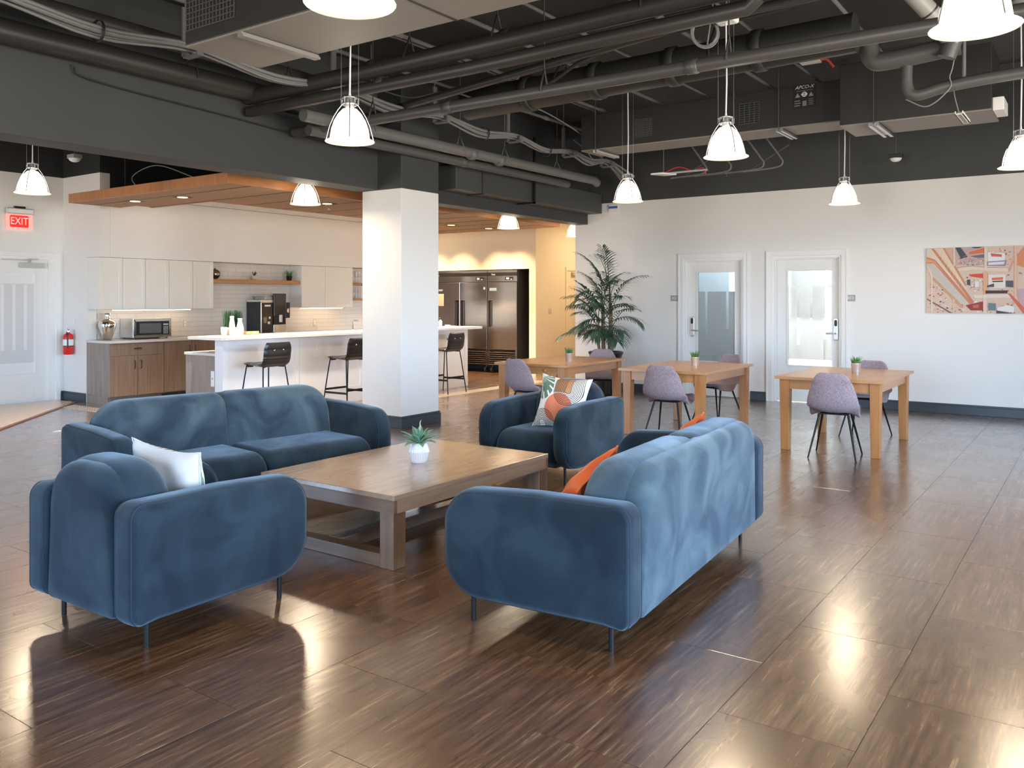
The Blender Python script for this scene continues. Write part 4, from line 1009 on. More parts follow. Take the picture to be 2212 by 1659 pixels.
pillow('white pillow with a green leaf print front, standing on the near left armchair', leafprint(), PWHITE, (-3.745, 2.43, .595), (RAD(14), RAD(5), RAD(9)), .46)
pillow('patterned pillow with black arcs, terracotta disc and leaf on the far armchair', PWHITE, PRINT, (-3.86, 6.25, .625), (RAD(-20), RAD(4), RAD(8)), .47)
pillow('orange velvet pillow at the near end of the right sofa', ORANGE, ORANGE, (-2.12, 3.58, .515), (RAD(32), RAD(-15), RAD(96)), .50, group='orange velvet pillows')
pillow('orange velvet pillow at the far end of the right sofa, folded over its back', ORANGE, ORANGE, (-2.15, 4.82, .545), (RAD(26), RAD(-10), RAD(98)), .50, group='orange velvet pillows')

# coffee table
t = thing('coffee_table', 'large low brown oak coffee table with square legs and floor rails', 'table', (-3.835, 4.29, 0))
hx, hy, zt, th = .575, .80, .42, .105
g = G(); g.box(-hx, hx, -hy, hy, zt - .03, zt); obj('tabletop', g, COFT, t, bevel=.003)
for sg in (-1, 1):
    g = G(); g.box(-hx + .002, hx - .002, sg * hy - (.03 if sg > 0 else -.002), sg * hy + (-.002 if sg > 0 else .03), zt - th, zt - .03); obj('apron', g, COFX, t)
    g = G(); g.box(sg * hx - (.03 if sg > 0 else -.002), sg * hx + (-.002 if sg > 0 else .03), -hy + .03, hy - .03, zt - th, zt - .03); obj('apron', g, COFT, t)
for sx in (-1, 1):
    for sy in (-1, 1):
        x = sx * (hx - .06); y = sy * (hy - .055)
        g = G(); g.box(x - .052, x + .052, y - .052, y + .052, 0, zt - .031); obj('leg', g, COFV, t, bevel=.003)
for sy in (-1, 1):
    g = G(); g.box(-hx + .112, hx - .112, sy * (hy - .055) - .045, sy * (hy - .055) + .045, .0, .075); obj('floor_rail', g, COFX, t, bevel=.003)
g = G(); g.box(-.045, .045, -hy + .10, hy - .10, 0.0, .075); obj('floor_rail', g, COFT, t, bevel=.003)

# agave in a fluted white pot
t = thing('potted_agave', 'green agave in a fluted white ceramic pot on the coffee table', 'plant', (-3.806, 4.32, .42))
g = G(); g.lathe([(0, 0), (.048, 0), (.052, .006), (.070, .066), (.073, .074), (.056, .128), (.052, .134), (.047, .130), (.046, .115), (0, .115)], 56, flute=-.05); obj('pot', g, CERAM, t)
g = G(); g.lathe([(0, .122), (.046, .116)], 20); obj('soil', g, SOIL, t)
def leaf_pts(L, wid, az, el, curl, z0=.12):
    g = G(); n = 7
    def fn(u, v):
        s = v; e = el - curl * s * s; r = 0; z = z0
        # integrate the bent midrib
        steps = 12; r = 0; z = z0
        for i in range(int(s * steps)):
            a = el - curl * (i / steps) ** 1.4; r += L / steps * cos(a); z += L / steps * sin(a)
        fr = s * steps - int(s * steps); a = el - curl * s ** 1.4; r += L / steps * fr * cos(a); z += L / steps * fr * sin(a)
        w = wid * (0.42 + 1.15 * s - .25 * s * s) * (1 - s ** 3.2) if s < 1 else 0
        c = (u - .5) * 2
        q = w * c; lift = .35 * w * c * c
        return (r * cos(az) - q * sin(az) - lift * sin(e) * cos(az), r * sin(az) + q * cos(az) - lift * sin(e) * sin(az), z + lift * cos(e))
    g.grid(fn, 4, n); return g
for i in range(17):
    ring = 0 if i < 7 else (1 if i < 13 else 2)
    az = i * 2.399 + random.uniform(-.15, .15)
    L, el, cu = ((.165, RAD(24), .75), (.155, RAD(48), .55), (.13, RAD(72), .25))[ring]
    obj('leaf', leaf_pts(L * random.uniform(.9, 1.1), .026, az, el + random.uniform(-.1, .1), cu), LEAFA, t, solid=.002)
g = G(); g.tube([(0, .01, .20), (.002, .01, .27), (.012, .01, .285)], [.004, .003, .001], 6); obj('flower_stalk', g, CREAMP, t)

# ------------------------------------------------------------ pine tables, chairs, little grass pots
def dining(label, loc, L=1.5, Wd=1.04):
    t = thing('dining_table', label, 'table', loc, 0, 'honey pine tables')
    hx, hy, z = Wd / 2, L / 2, .745
    for k in range(4):
        w = Wd / 4; g = G(); g.box(-hx + k * w, -hx + (k + 1) * w - .0012, -hy + .06, hy - .06, z - .028, z); obj('top_board', g, PINE, t)
    for sg in (-1, 1):
        g = G(); g.box(-hx, hx, sg * hy - (.0588 if sg > 0 else 0), sg * hy + (0 if sg > 0 else .0588), z - .028, z); obj('breadboard_end', g, mat('honey_pine_x', (0.54, 0.275, 0.115), 0.30, var=((2, 22, 22), 0.6, (0.42, 0.19, 0.07))), t)
    for sx in (-1, 1):
        for sy in (-1, 1):
            x, y = sx * (hx - .09), sy * (hy - .08)
            g = G(); g.taper(x - .05, x + .05, y - .05, y + .05, 0, z - .0285, .80); obj('leg', g, PINEV, t, bevel=.004)
    for sg in (-1, 1):
        g = G(); g.box(sg * (hx - .075) - .012, sg * (hx - .075) + .012, -hy + .131, hy - .131, z - .125, z - .0285); obj('apron', g, mat('honey_pine_y', (0.56, 0.27, 0.125), 0.34, var=((22, 2, 22), 0.6, (0.44, 0.19, 0.08))), t)
        g = G(); g.box(-hx + .141, hx - .141, sg * (hy - .06) - .012, sg * (hy - .06) + .012, z - .125, z - .0285); obj('apron', g, MATS['honey_pine_x'], t)
    g = G(); g.lathe([(0, 0), (.018, 0), (.02, .012), (.010, .026), (0, .026)], 12, M=Matrix.Translation((.2, -hy + .048, z - .075)) @ Matrix.Rotation(pi / 2, 4, 'X')); obj('drawer_knob', g, PINEV, t)
    return t
dining('honey pine table at the right, in front of door 303', (-2.235, 9.30, 0))
dining('honey pine table in the middle, in front of door 302', (-4.00, 9.27, 0))
dining('honey pine table at the left, in front of the palm', (-5.70, 9.22, 0))

def chair_parts(t):
    pts = catmull([(0, a, b) for a, b in [(.235, .452), (.20, .466), (.08, .452), (-.08, .442), (-.175, .462), (-.225, .53), (-.25, .64), (-.268, .75), (-.278, .825)]], 3)
    n = len(pts) - 1
    wd = [(0, .15), (.06, .205), (.2, .225), (.42, .235), (.55, .242), (.68, .228), (.82, .188), (.93, .150), (.98, .125), (1, .095)]
    def width(s):
        for (a, x), (b, y) in zip(wd, wd[1:]):
            if s <= b: return x + (y - x) * (s - a) / (b - a)
        return wd[-1][1]
    def fn(u, v):
        i = min(n - 1, int(v * n)); f = v * n - i; p = pts[i].lerp(pts[i + 1], f); d = (pts[i + 1] - pts[i]).normalized()
        nr = Vector((0, -d.z, d.y)); nr = nr if nr.z > 0 or nr.y > 0 else -nr
        c = 2 * u - 1; w = width(v); lift = .055 * abs(c) ** 2.6 * (1 if .1 < v < .85 else .4)
        q = p + nr * lift
        return (c * w, q.y, q.z)
    g = G(); g.grid(fn, 14, n); sh = obj('seat_shell', g, CHAIRF, t, solid=.026, sub=1)
    g = G(); g.box(-.13, .13, -.11, .13, .412, .424); obj('seat_plate', g, BLACKM, t)
    for sx in (-1, 1):
        for sy in (-1, 1):
            a = Vector((sx * .13, sy * .10 - .0, .415)); b = Vector((sx * .215, sy * .235, 0)); g = G(); g.tube([a, b], [.012, .0072], 8); obj('leg', g, BLACKM, t)
    return t
ch = thing('dining_chair', 'mauve-grey fabric chair on the near side of the right pine table', 'chair', (-2.155, 8.53, 0), RAD(6), 'mauve-grey fabric chairs'); chair_parts(ch)
dup(ch, (-3.90, 8.53, 0), RAD(4), 'mauve-grey fabric chair on the near side of the middle pine table')
dup(ch, (-5.66, 8.42, 0), RAD(-8), 'mauve-grey fabric chair on the near side of the left pine table, behind the far armchair')
dup(ch, (-2.20, 9.99, 0), RAD(176), 'mauve-grey fabric chair tucked in behind the right pine table')
dup(ch, (-3.98, 10.15, 0), RAD(160), 'mauve-grey fabric chair behind the middle pine table, before door 302')
dup(ch, (-5.66, 10.20, 0), RAD(208), 'mauve-grey fabric chair behind the left pine table, before the palm')

def grasspot(label, loc, r=.047, h=.092, mpot=ZINC, gm=GRASS, gh=.075, name='grass_pot', grp='small grass pots on the pine tables', nb=70):
    t = thing(name, label, 'plant', loc, 0, grp)
    g = G(); g.lathe([(0, 0), (r * .78, 0), (r * .80, .004), (r, h - .004), (r * 1.06, h), (r * 1.0, h + .002), (r * .93, h - .008), (0, h - .008)], 22); obj('pot', g, mpot, t)
    g = G()
    for k in range(nb):
        a = random.uniform(0, 2 * pi); q = r * .8 * random.random() ** .5; le = random.uniform(.15, .55); hh = gh * random.uniform(.65, 1.1); w = .0032
        bx, by = q * cos(a), q * sin(a); ta = a + random.uniform(-.6, .6)
        p = []
        for s in (0, .5, 1): p.append((bx + hh * le * s * s * cos(ta), by + hh * le * s * s * sin(ta), h - .01 + hh * s))
        wx, wy = -sin(a + k), cos(a + k)
        vs = []
        for i, q2 in enumerate(p):
            ww = w * (1, .8, .1)[i]; vs += [(q2[0] - wx * ww, q2[1] - wy * ww, q2[2]), (q2[0] + wx * ww, q2[1] + wy * ww, q2[2])]
        g._add(vs, [(0, 1, 3, 2), (2, 3, 5, 4)])
    obj('grass_tuft', g, gm, t, kind='stuff')
    return t
grasspot('small grass in a metal pot on the right pine table', (-2.17, 9.42, .745), .050, .10, gh=.085)
grasspot('small grass in a metal pot on the middle pine table', (-3.94, 9.33, .745), .050, .10, gh=.085)
grasspot('small grass in a metal pot on the left pine table', (-5.52, 9.10, .745), .050, .10, gh=.085)

# palm
t = thing('potted_palm', 'tall bushy palm in a dark pot against the white wall corner', 'plant', (-6.56, 11.95, 0))
g = G(); g.lathe([(0, 0), (.15, 0), (.16, .02), (.20, .50), (.275, .655), (.285, .68), (.27, .69), (.255, .67), (.24, .62), (0, .62)], 26); obj('pot', g, BLACKP, t)
g = G(); g.lathe([(0, .665), (.15, .655), (.25, .635)], 20); obj('soil', g, SOIL, t)
stems = [(-.05, .0, .95), (.04, .03, 1.15), (.0, -.05, .75), (-.10, -.02, .60), (.10, -.03, .55), (.05, .06, .85)]
for sx, sy, sh in stems:
    g = G(); g.tube(catmull([(sx, sy, .62), (sx * 1.3, sy * 1.3, .62 + sh * .5), (sx * 1.2, sy * 1.1, .62 + sh)], 5), [.026 - .0012 * i for i in range(11)], 8); obj('stem', g, STALK, t)
def frond(base, az, el, L, droop, nl, ll):
    g = G(); pts = []; p = Vector(base); n = 14
    for i in range(n + 1):
        s = i / n; e = el - droop * s ** 1.6; pts.append(p.copy()); p = p + Vector((cos(az) * cos(e), sin(az) * cos(e), sin(e))) * (L / n)
    g.tube(pts, [.006 * (1 - .7 * i / n) + .001 for i in range(n + 1)], 5)
    side = Vector((-sin(az), cos(az), 0))
    for k in range(nl):
        s = .22 + .78 * k / (nl - 1); i = min(n - 1, int(s * n)); f = s * n - i; q = pts[i].lerp(pts[i + 1], f); d = (pts[i + 1] - pts[i]).normalized(); up = side.cross(d).normalized() if True else None
        for sg in (-1, 1):
            dir_ = (side * sg * (1.0 - .45 * s) + d * (.55 + .5 * s) + up * -.0 + Vector((0, 0, -.10))).normalized()
            l_ = ll * (.65 + .6 * sin(pi * min(1, s * .95))) * random.uniform(.85, 1.1); w = .0150 * random.uniform(.8, 1.15)
            wv = dir_.cross(Vector((0, 0, 1)) if abs(dir_.z) < .9 else Vector((1, 0, 0))).normalized() * w
            m1 = q + dir_ * l_ * .4; m2 = q + dir_ * l_ * .75 + Vector((0, 0, -.02 * l_ / .2)); tip = q + dir_ * l_ + Vector((0, 0, -.055 * l_ / .2))
            g._add([q, m1 - wv, m1 + wv, m2 - wv * .7, m2 + wv * .7, tip], [(0, 1, 2), (1, 3, 4, 2), (3, 5, 4)])
    return g
FR = []
for k in range(13): FR.append((random.choice(stems), .95, k * 2.4, RAD(random.uniform(58, 80)), random.uniform(.62, .82), random.uniform(.7, 1.2)))
for k in range(16): FR.append((random.choice(stems), .75, k * 2.4 + 1, RAD(random.uniform(32, 58)), random.uniform(.58, .76), random.uniform(.8, 1.4)))
for k in range(13): FR.append((random.choice(stems), .45, k * 2.4 + 2, RAD(random.uniform(10, 38)), random.uniform(.5, .66), random.uniform(.8, 1.3)))
for (sx, sy, sh), fr, az, el, L, dr in FR:
    # keep the fronds on the room side of the wall behind
    if sin(az) > .35: az = -az; 
    if sin(az) > 0: L *= .8
    hgt = .62 + sh * fr
    obj('frond', frond((sx * 1.2, sy * 1.2 - .02, hgt), az, el, L, dr, 13, .25), LEAFG, t)
obj('frond', frond((0, 0, 1.55), RAD(200), RAD(78), .86, .95, 16, .22), LEAFG, t)
obj('frond', frond((0.02, 0, 1.65), RAD(-80), RAD(82), .72, .5, 16, .22), LEAFG, t)

# ============================================================ KITCHEN
XB, XF, XU = -12.305, -11.695, -11.975
def pull(t, x, y, z, vert=True):
    g = G()
    if vert: g.tube(catmull([(x, y, z - .06), (x + .012, y, z - .055), (x + .026, y, z - .03), (x + .020, y, z), (x + .026, y, z + .03), (x + .012, y, z + .055), (x, y, z + .06)], 4), .0065, 6)
    else: g.tube(catmull([(x, y - .05, z), (x + .02, y - .045, z), (x + .026, y, z + .006), (x + .02, y + .045, z), (x, y + .05, z)], 4), .008, 6)
    return obj('handle', g, mat('dark_bronze_metal', (.05, .042, .036), .35, .6), t)
def basecab(label, y0, y1, drawer, endpanel=False, pulls=True, proud=0.0):
    t = thing('base_cabinet', label, 'cabinet', (0, y0, 0), 0, 'wood laminate base cabinets'); w = y1 - y0
    g = G(); g.box(XB, XF - .02, .0, w, .10, .885); obj('carcass', g, OAKG, t)
    g = G(); g.box(XB, XF - .06 + proud, .0, w, .0, .10); obj('plinth', g, OAKG if endpanel else mat('dark_plinth', (.06, .05, .045), .5), t)
    if endpanel:
        g = G(); g.box(XB, XF, -.012, .0, .118, .885); obj('end_panel', g, OAKG, t); g = G(); g.box(XB, XF - .05, -.011, .0, .0, .116); obj('end_plinth', g, OAKG, t)
    zt = .882; n = 2
    if drawer:
        g = G(); g.box(XF - .02, XF, .004, w - .004, .70, zt); d = obj('drawer_front', g, OAKB, t, bevel=.002); pull(d, XF, w / 2, .80, False); zt = .695
    for k in range(n):
        g = G(); g.box(XF - .02, XF, .004 + k * w / n, (k + 1) * w / n - .004, .115, zt); d = obj('door', g, OAKB, t, bevel=.002)
        if pulls: pull(d, XF, w / 2 + (-.05 if k == 0 else .05), zt - .13)
    return t
basecab('wood laminate base cabinet with drawer and two doors under the microwave', 6.612, 7.46, True, True)
basecab('wood laminate base cabinet with two tall doors right of the drawer unit', 7.462, 8.42, False)
for k, lab in enumerate(('base cabinet mostly hidden behind the bar, left of the coffee machine', 'base cabinet hidden behind the bar below the coffee machine', 'base cabinet hidden behind the bar below the tap', 'base cabinet at the far right end of the kitchen wall')):
    basecab('wood laminate ' + lab, 8.422 + k * .96, 8.42 + (k + 1) * .96, False)
g = G(); g.box(-12.302, -11.66, 6.585, 12.30, .886, .922)
tag(obj('worktop', g, STONE, bevel=.004), 'pale stone worktop along the tiled kitchen wall', 'worktop')
def shaker(t, y0, y1, z0, z1, x, m=CAB, name='door', fr=.055):
    g = G(); g.box(x - .018, x - .006, y0, y1, z0, z1)
    g.box(x - .006, x, y0, y0 + fr, z0, z1); g.box(x - .006, x, y1 - fr, y1, z0, z1); g.box(x - .006, x, y0 + fr, y1 - fr, z0, z0 + fr); g.box(x - .006, x, y0 + fr, y1 - fr, z1 - fr, z1)
    return obj(name, g, m, t, bevel=.0015)
def wallcab(label, ys):
    t = thing('wall_cabinet', label, 'cabinet', (0, 0, 1.375), 0, 'sage white wall cabinets')
    g = G(); g.box(XB, XU - .019, ys[0] + .001, ys[-1] - .001, 0, .762); obj('carcass', g, CAB, t)
    for a, b in zip(ys, ys[1:]): shaker(t, a + .003, b - .003, .002, .758, XU)
wallcab('pair of sage white wall cabinet doors at the left end over the vase', (6.612, 6.965, 7.33))
wallcab('pair of sage white wall cabinet doors over the microwave', (7.332, 7.73, 8.143))
wallcab('single sage white wall cabinet door left of the open shelf', (8.145, 8.53))
wallcab('pair of sage white wall cabinet doors right of the open shelf', (10.385, 10.95, 11.66))
def led(label, y0, y1):
    t = thing('led_strip', label, 'light', (-12.08, y0, 1.355), 0, 'lit strips under the wall cabinets')
    g = G(); g.box(-.025, .025, 0, y1 - y0, .008, .02); obj('housing', g, WHITEP, t)
    g = G(); g.slab(rrect(-.02, .02, .0, .012, .004, 3), .004, y1 - y0 - .004, .002, lambda a, b, q: (a, q, b - .002), 2); obj('diffuser', g, LEDON, t)
led('lit strip under the left wall cabinets above the microwave', 6.87, 8.17)
led('lit strip under the right wall cabinets', 10.46, 11.48)
g = G(); g.box(-12.302, -12.0, 8.533, 10.38, 1.795, 1.858)
tag(obj('wall_shelf', g, SHELFW, bevel=.002), 'long honey wood shelf on the tiles between the wall cabinets', 'shelf')
for z, lab in ((1.80, 'upper'), (1.50, 'lower')):
    g = G(); g.box(-12.302, -12.0, 11.665, 12.28, z, z + .042)
    tag(obj('wall_shelf', g, SHELFW, bevel=.002), lab + ' short honey wood shelf of glasses beside the column', 'shelf')
    gl = None
    for r in range(2):
        for i in range(4):
            if gl is None:
                gg = G(); gg.lathe([(0, 0), (.026, 0), (.034, .09), (.035, .115), (.033, .115), (.0315, .09), (.024, .006), (0, .006)], 14)
                gl = obj('drinking_glass', gg, mat('clear_tumbler_glass', (.9, .92, .92), .04, alpha=.38)); o = gl
            else:
                o = gl.copy(); C.objects.link(o)
            o.location = (-12.10, 11.715 + i * .078, z + .043 + r * .117)
            tag(o, '%s clear tumbler in the %s row on the %s short kitchen shelf' % (('leftmost', 'second', 'third', 'rightmost')[i], ('bottom', 'top')[r], lab), 'glass', 'tumblers on the %s short shelf' % lab)
# things on the long shelf
t = thing('round_vase', 'round bronze glass vase at the left end of the long shelf', 'vase', (-12.13, 8.665, 1.859))
g = G(); g.lathe([(0, 0), (.03, 0), (.06, .02), (.085, .06), (.09, .09), (.08, .125), (.05, .155), (.018, .165), (.014, .175), (.020, .185), (.012, .185)], 24); obj('vase_body', g, BRONZE, t)
t = thing('potted_succulent', 'small dark succulent in a cream pot in the middle of the long shelf', 'plant', (-12.13, 9.46, 1.859))
g = G(); g.lathe([(0, 0), (.03, 0), (.044, .02), (.048, .05), (.042, .075), (.036, .075), (0, .065)], 18); obj('pot', g, CREAMP, t)
for k in range(9):
    a = k * 2.4; g = G(); e = RAD(35 + 5 * k); g.tube([(0, 0, .07), (.03 * cos(a), .03 * sin(a), .10 + .004 * k), (.055 * cos(a) * cos(e) * 1.3, .055 * sin(a) * cos(e) * 1.3, .115 + .006 * k)], [.008, .007, .001], 5); obj('leaf', g, GRASSD, t)
grasspot('spiky grass in a black pot at the right end of the long shelf', (-12.13, 10.23, 1.859), .055, .085, BLACKP, GRASSD, .10, grp=None, nb=60) if False else None
o = grasspot('spiky grass in a black pot at the right end of the long shelf', (-12.13, 10.23, 1.859), .055, .085, BLACKP, GRASS, .12, grp='grass pots in the kitchen', nb=70)
# on the worktop
t = thing('silver_vase', 'shiny silver urn vase at the left end of the worktop', 'vase', (-12.10, 6.80, .923))
g = G(); g.lathe([(0, 0), (.055, 0), (.062, .02), (.085, .09), (.118, .19), (.125, .235), (.105, .275), (.06, .30), (.038, .315), (.036, .36), (.044, .395), (.036, .395), (.03, .36)], 32); obj('vase_body', g, CHROME, t)
g = G(); g.lathe([(.037, .318), (.046, .322), (.046, .330), (.037, .334)], 24); obj('neck_ring', g, CHROME, t)
t = thing('microwave', 'stainless microwave oven on the worktop under the lit strip', 'microwave', (-11.93, 7.42, .923))
g = G(); g.box(-.36, -.022, -.315, .315, .018, .31); obj('oven_case', g, ALU, t, bevel=.006)
g = G(); g.box(-.022, 0, -.315, .315, .018, .31); fr = obj('front_panel', g, STEEL, t, bevel=.003)
g = G(); g.box(0, .004, -.27, .275, .06, .265); fb = obj('black_glass', g, BLACKP, t)
g = G(); g.box(.004, .0055, -.215, .14, .085, .235); obj('oven_window', g, mat('oven_window_grey', (.13, .13, .13), .2), fb)
g = G(); g.box(.004, .006, .175, .258, .205, .225)
for r in range(6):
    for c in range(3): g.box(.004, .006, .180 + c * .028, .198 + c * .028, .075 + r * .020, .085 + r * .020)
obj('keypad_button', g, mat('pale_button', (.6, .6, .6), .5), fb)
g = G(); g.tube([(.0, -.293, .05), (.022, -.293, .06), (.022, -.293, .275), (0, -.293, .285)], .006, 6); obj('door_handle', g, BLACKM, t)
for sx in (-.32, -.05):
    for sy in (-.27, .27):
        g = G(); g.tube([(sx, sy, 0), (sx, sy, .018)], .014, 8); obj('foot', g, BLACKP, t)
def coffee():
    t = thing('coffee_machine', 'black and steel bean-to-cup coffee machine on the kitchen worktop', 'coffee machine', (-11.90, 9.42, .923))
    g = G(); g.box(-.385, -.01, 0, .50, .02, .555); obj('machine_body', g, BLACKP, t, bevel=.006)
    g = G(); g.box(-.388, .0, -.004, .40, .555, .59); g.box(-.012, .002, .0, .022, .02, .556); g.box(-.012, .002, .0, .30, .54, .556); obj('steel_trim', g, ALU, t, bevel=.003)
    g = G(); g.box(-.01, .006, .03, .245, .05, .53); p = obj('menu_panel', g, mat('menu_black', (.03, .026, .022), .15), t)
    g = G(); g.box(.006, .0075, .075, .20, .475, .505); obj('lit_menu_bar', g, WHITEP, p)
    g = G()
    g.lathe([(.032, 0), (.042, .10), (.0, .10)], 14, (0, 0, 0), M=Matrix.Translation((.004, .09, .19)) @ Matrix.Diagonal((.10, 1, 1, 1))); obj('pictured_cup', g, mat('latte_brown', (.35, .2, .12), .5), p)
    g = G(); g.box(.006, .0072, .14, .19, .17, .215); g.box(.006, .0072, .165, .20, .26, .30); obj('pictured_label', g, WHITEP, p)
    text('ESPRESSO', .030, LETTERW, p, (.0078, .138, .44), (pi / 2, 0, pi / 2)) if False else None
    g = G(); g.box(-.01, .035, .255, .52, .30, .70); tw = obj('screen_tower', g, BLACKP, t, bevel=.008)
    g = G(); g.box(.035, .037, .285, .50, .49, .67); obj('touch_screen', g, SCREEN, tw)
    g = G(); g.box(-.01, .02, .255, .52, .16, .30); obj('brew_niche', g, mat('niche_black', (.006, .006, .006), .5), t)
    g = G(); g.box(.02, .055, .36, .42, .20, .33); obj('spout', g, ALU, t, bevel=.004)
    g = G(); g.box(-.01, .03, .25, .53, .0, .16); g.box(-.01, .10, .25, .53, .0, .022); obj('drip_tray', g, ALU, t, bevel=.004)
    g = G(); g.box(-.20, .01, .53, .63, .27, .545); md = obj('side_module', g, BLACKP, t, bevel=.01)
    g = G(); g.slab(rrect(.56, .60, .36, .44, .018), .010, .020, .004, lambda a, b, q: (q, a, b)); obj('chrome_lever', g, CHROME, md)
    g = G(); g.box(-.33, -.04, .12, .44, .59, .655); h = obj('bean_hopper', g, mat('smoky_hopper', (.42, .38, .34), .15), t, bevel=.01)
    g = G(); g.box(-.34, -.03, .11, .45, .655, .668); obj('hopper_lid', g, ALU, t)
    g = G(); g.box(-.036, -.028, .30, .36, .60, .645); g.box(-.036, -.028, .375, .43, .60, .645); obj('bean_window', g, mat('bean_brown', (.14, .05, .045), .3), h)
    for sy in (.04, .46):
        g = G(); g.tube([(-.03, sy, 0), (-.03, sy, .02)], .015, 8); g.tube([(-.35, sy, 0), (-.35, sy, .02)], .015, 8); obj('foot', g, BLACKP, t)
coffee()
t = thing('tap', 'short chrome tap at the sink against the tiles', 'tap', (-12.12, 11.80, .923))
g = G(); g.tube([(0, 0, 0), (0, 0, .012)], .03, 14); g.tube([(0, 0, .01), (0, 0, .17)], .018, 12); obj('tap_body', g, CHROME, t)
g = G(); g.tube([(0, 0, .16), (.02, .01, .185), (.12, .02, .185), (.13, .02, .17)], .013, 10); g.tube([(0, 0, .17), (0, .05, .20)], .007, 8); obj('tap_spout', g, CHROME, t)
for x, y, z, lab in ((XB + .008, 8.22, 1.13, 'cream outlet plate on the tiles right of the microwave'), (XB + .008, 10.10, 1.06, 'cream outlet plate on the tiles beside the coffee machine'), (XB + .008, 10.98, 1.08, 'cream outlet plate on the tiles under the right wall cabinets')):
    t = thing('outlet_plate', lab, 'outlet', (x, y, z)); g = G(); g.box(-.002, .004, -.036, .036, -.058, .058); obj('plate', g, CREAMP, t, bevel=.002)
    g = G(); g.box(.004, .006, -.017, .017, .008, .04); g.box(.004, .006, -.017, .017, -.04, -.008); obj('socket_face', g, WHITEP, t)

# ------------------------------------------------------------ peninsula and bar
t = thing('island_cabinet', 'low grey laminate cabinet at the near end of the bar', 'cabinet', (-9.98, 6.70, 0))
g = G(); g.box(0, .62, 0, 5.0, .0, .79); obj('carcass', g, OAKG, t)
g = G(); g.box(-.004, .622, -.014, 0, 0.0, .79); obj('end_panel', g, OAKG, t)
g = G(); g.box(.545, .615, -.022, -.014, .40, .60); pl = obj('outlet_plate', g, WHITEP, t, bevel=.003); g = G(); g.box(.57, .59, -.0235, -.022, .49, .51); obj('switch_slot', g, GREYP, pl)
g = G(); g.box(-10.0, -9.352, 6.67, 11.7, .792, .828); tag(obj('worktop', g, STONE, bevel=.004), 'low pale worktop behind the white bar front', 'worktop')
t = thing('bar_counter', 'long white panelled bar front with raised frames', 'bar', (-9.19, 6.692, 0))
LB = 5.03
g = G(); g.box(-.16, -.014, 0, LB, 0, 1.0); obj('bar_wall', g, BARW, t)
st = [0, 1.24, 2.49, 3.74, LB]; fr = .075
for k, (a, b) in enumerate(zip(st, st[1:])):
    g = G(); a0, b0 = a + (.003 if k else 0), b - (.003 if k < 3 else 0)
    g.box(-.014, 0, a0, a0 + fr, .16, 1.0); g.box(-.014, 0, b0 - fr, b0, .16, 1.0); g.box(-.014, 0, a0 + fr, b0 - fr, .92, 1.0); g.box(-.014, 0, a0 + fr, b0 - fr, .16, .235); g.box(-.014, -.010, a0 + fr, b0 - fr, .235, .92)
    obj('front_panel', g, BARW, t, bevel=.002)
g = G(); g.box(-.014, .006, 0, LB, 0, .155); obj('kick_board', g, BARW, t, bevel=.003)
g = G(); g.box(-.16, 0, -.012, 0, 0, 1.0); obj('end_panel', g, BARW, t)
for y in (1.62, 4.5):
    g = G(); g.box(-.0095, -.004, y - .07, y + .07, .80, .89); p = obj('outlet_plate', g, WHITEP, t, bevel=.002)
    g = G(); g.box(-.004, -.002, y - .045, y - .012, .825, .865); g.box(-.004, -.002, y + .012, y + .045, .825, .865); obj('socket_face', g, GREYP, p) if y > 4 else obj('socket_face', g, WHITEP, p)
g = G(); g.box(-9.78, -9.06, 6.575, 11.98, 1.001, 1.042); tag(obj('raised_worktop', g, STONE, bevel=.005), 'raised pale stone bar top', 'worktop')
zb = 1.043
def bottle(label, x, y, h, r):
    t = thing('bottle', label, 'bottle', (x, y, zb), 0, 'cream bottles on the bar top')
    g = G(); g.lathe([(0, 0), (r, 0), (r * 1.03, .01), (r * .95, h * .55), (r * .66, h * .80), (r * .62, h * .86)], 18); obj('bottle_body', g, CREAMP, t)
    g = G(); g.lathe([(r * .62, h * .86), (r * .66, h * .865), (r * .66, h), (0, h)], 18); obj('cap', g, WHITEP, t)
bottle('taller cream bottle on the bar top, left of its twin', -9.60, 7.125, .255, .040)
bottle('shorter cream bottle on the bar top, right of its twin', -9.55, 7.215, .225, .043)
t = thing('paper_cup', 'short cream paper cup beside the two bottles on the bar top', 'cup', (-9.63, 7.02, zb)); g = G(); g.lathe([(0, 0), (.036, 0), (.042, .10), (.040, .10), (.034, .006), (0, .006)], 18); obj('cup_body', g, CREAMP, t)
g = G(); g.lathe([(.040, .10), (.044, .102), (.043, .108), (0, .110)], 18); obj('lid', g, WHITEP, t)
t = thing('grass_planter', 'block of dark green artificial grass in a white trough behind the bottles', 'plant', (-9.72, 7.235, zb))
g = G(); g.box(-.045, .045, -.14, .14, 0, .10); obj('trough', g, WHITEP, t, bevel=.004)
g = G()
for k in range(260):
    x, y = random.uniform(-.038, .038), random.uniform(-.13, .13); a = random.uniform(0, pi); h = random.uniform(.19, .24); dx, dy = random.uniform(-.02, .02), random.uniform(-.02, .02); w = .004
    g._add([(x - w * cos(a), y - w * sin(a), .095), (x + w * cos(a), y + w * sin(a), .095), (x + dx + w * .4, y + dy, .095 + h), (x + dx - w * .4, y + dy, .095 + h)], [(0, 1, 2, 3)])
obj('grass_tuft', g, GRASSD, t, kind='stuff')
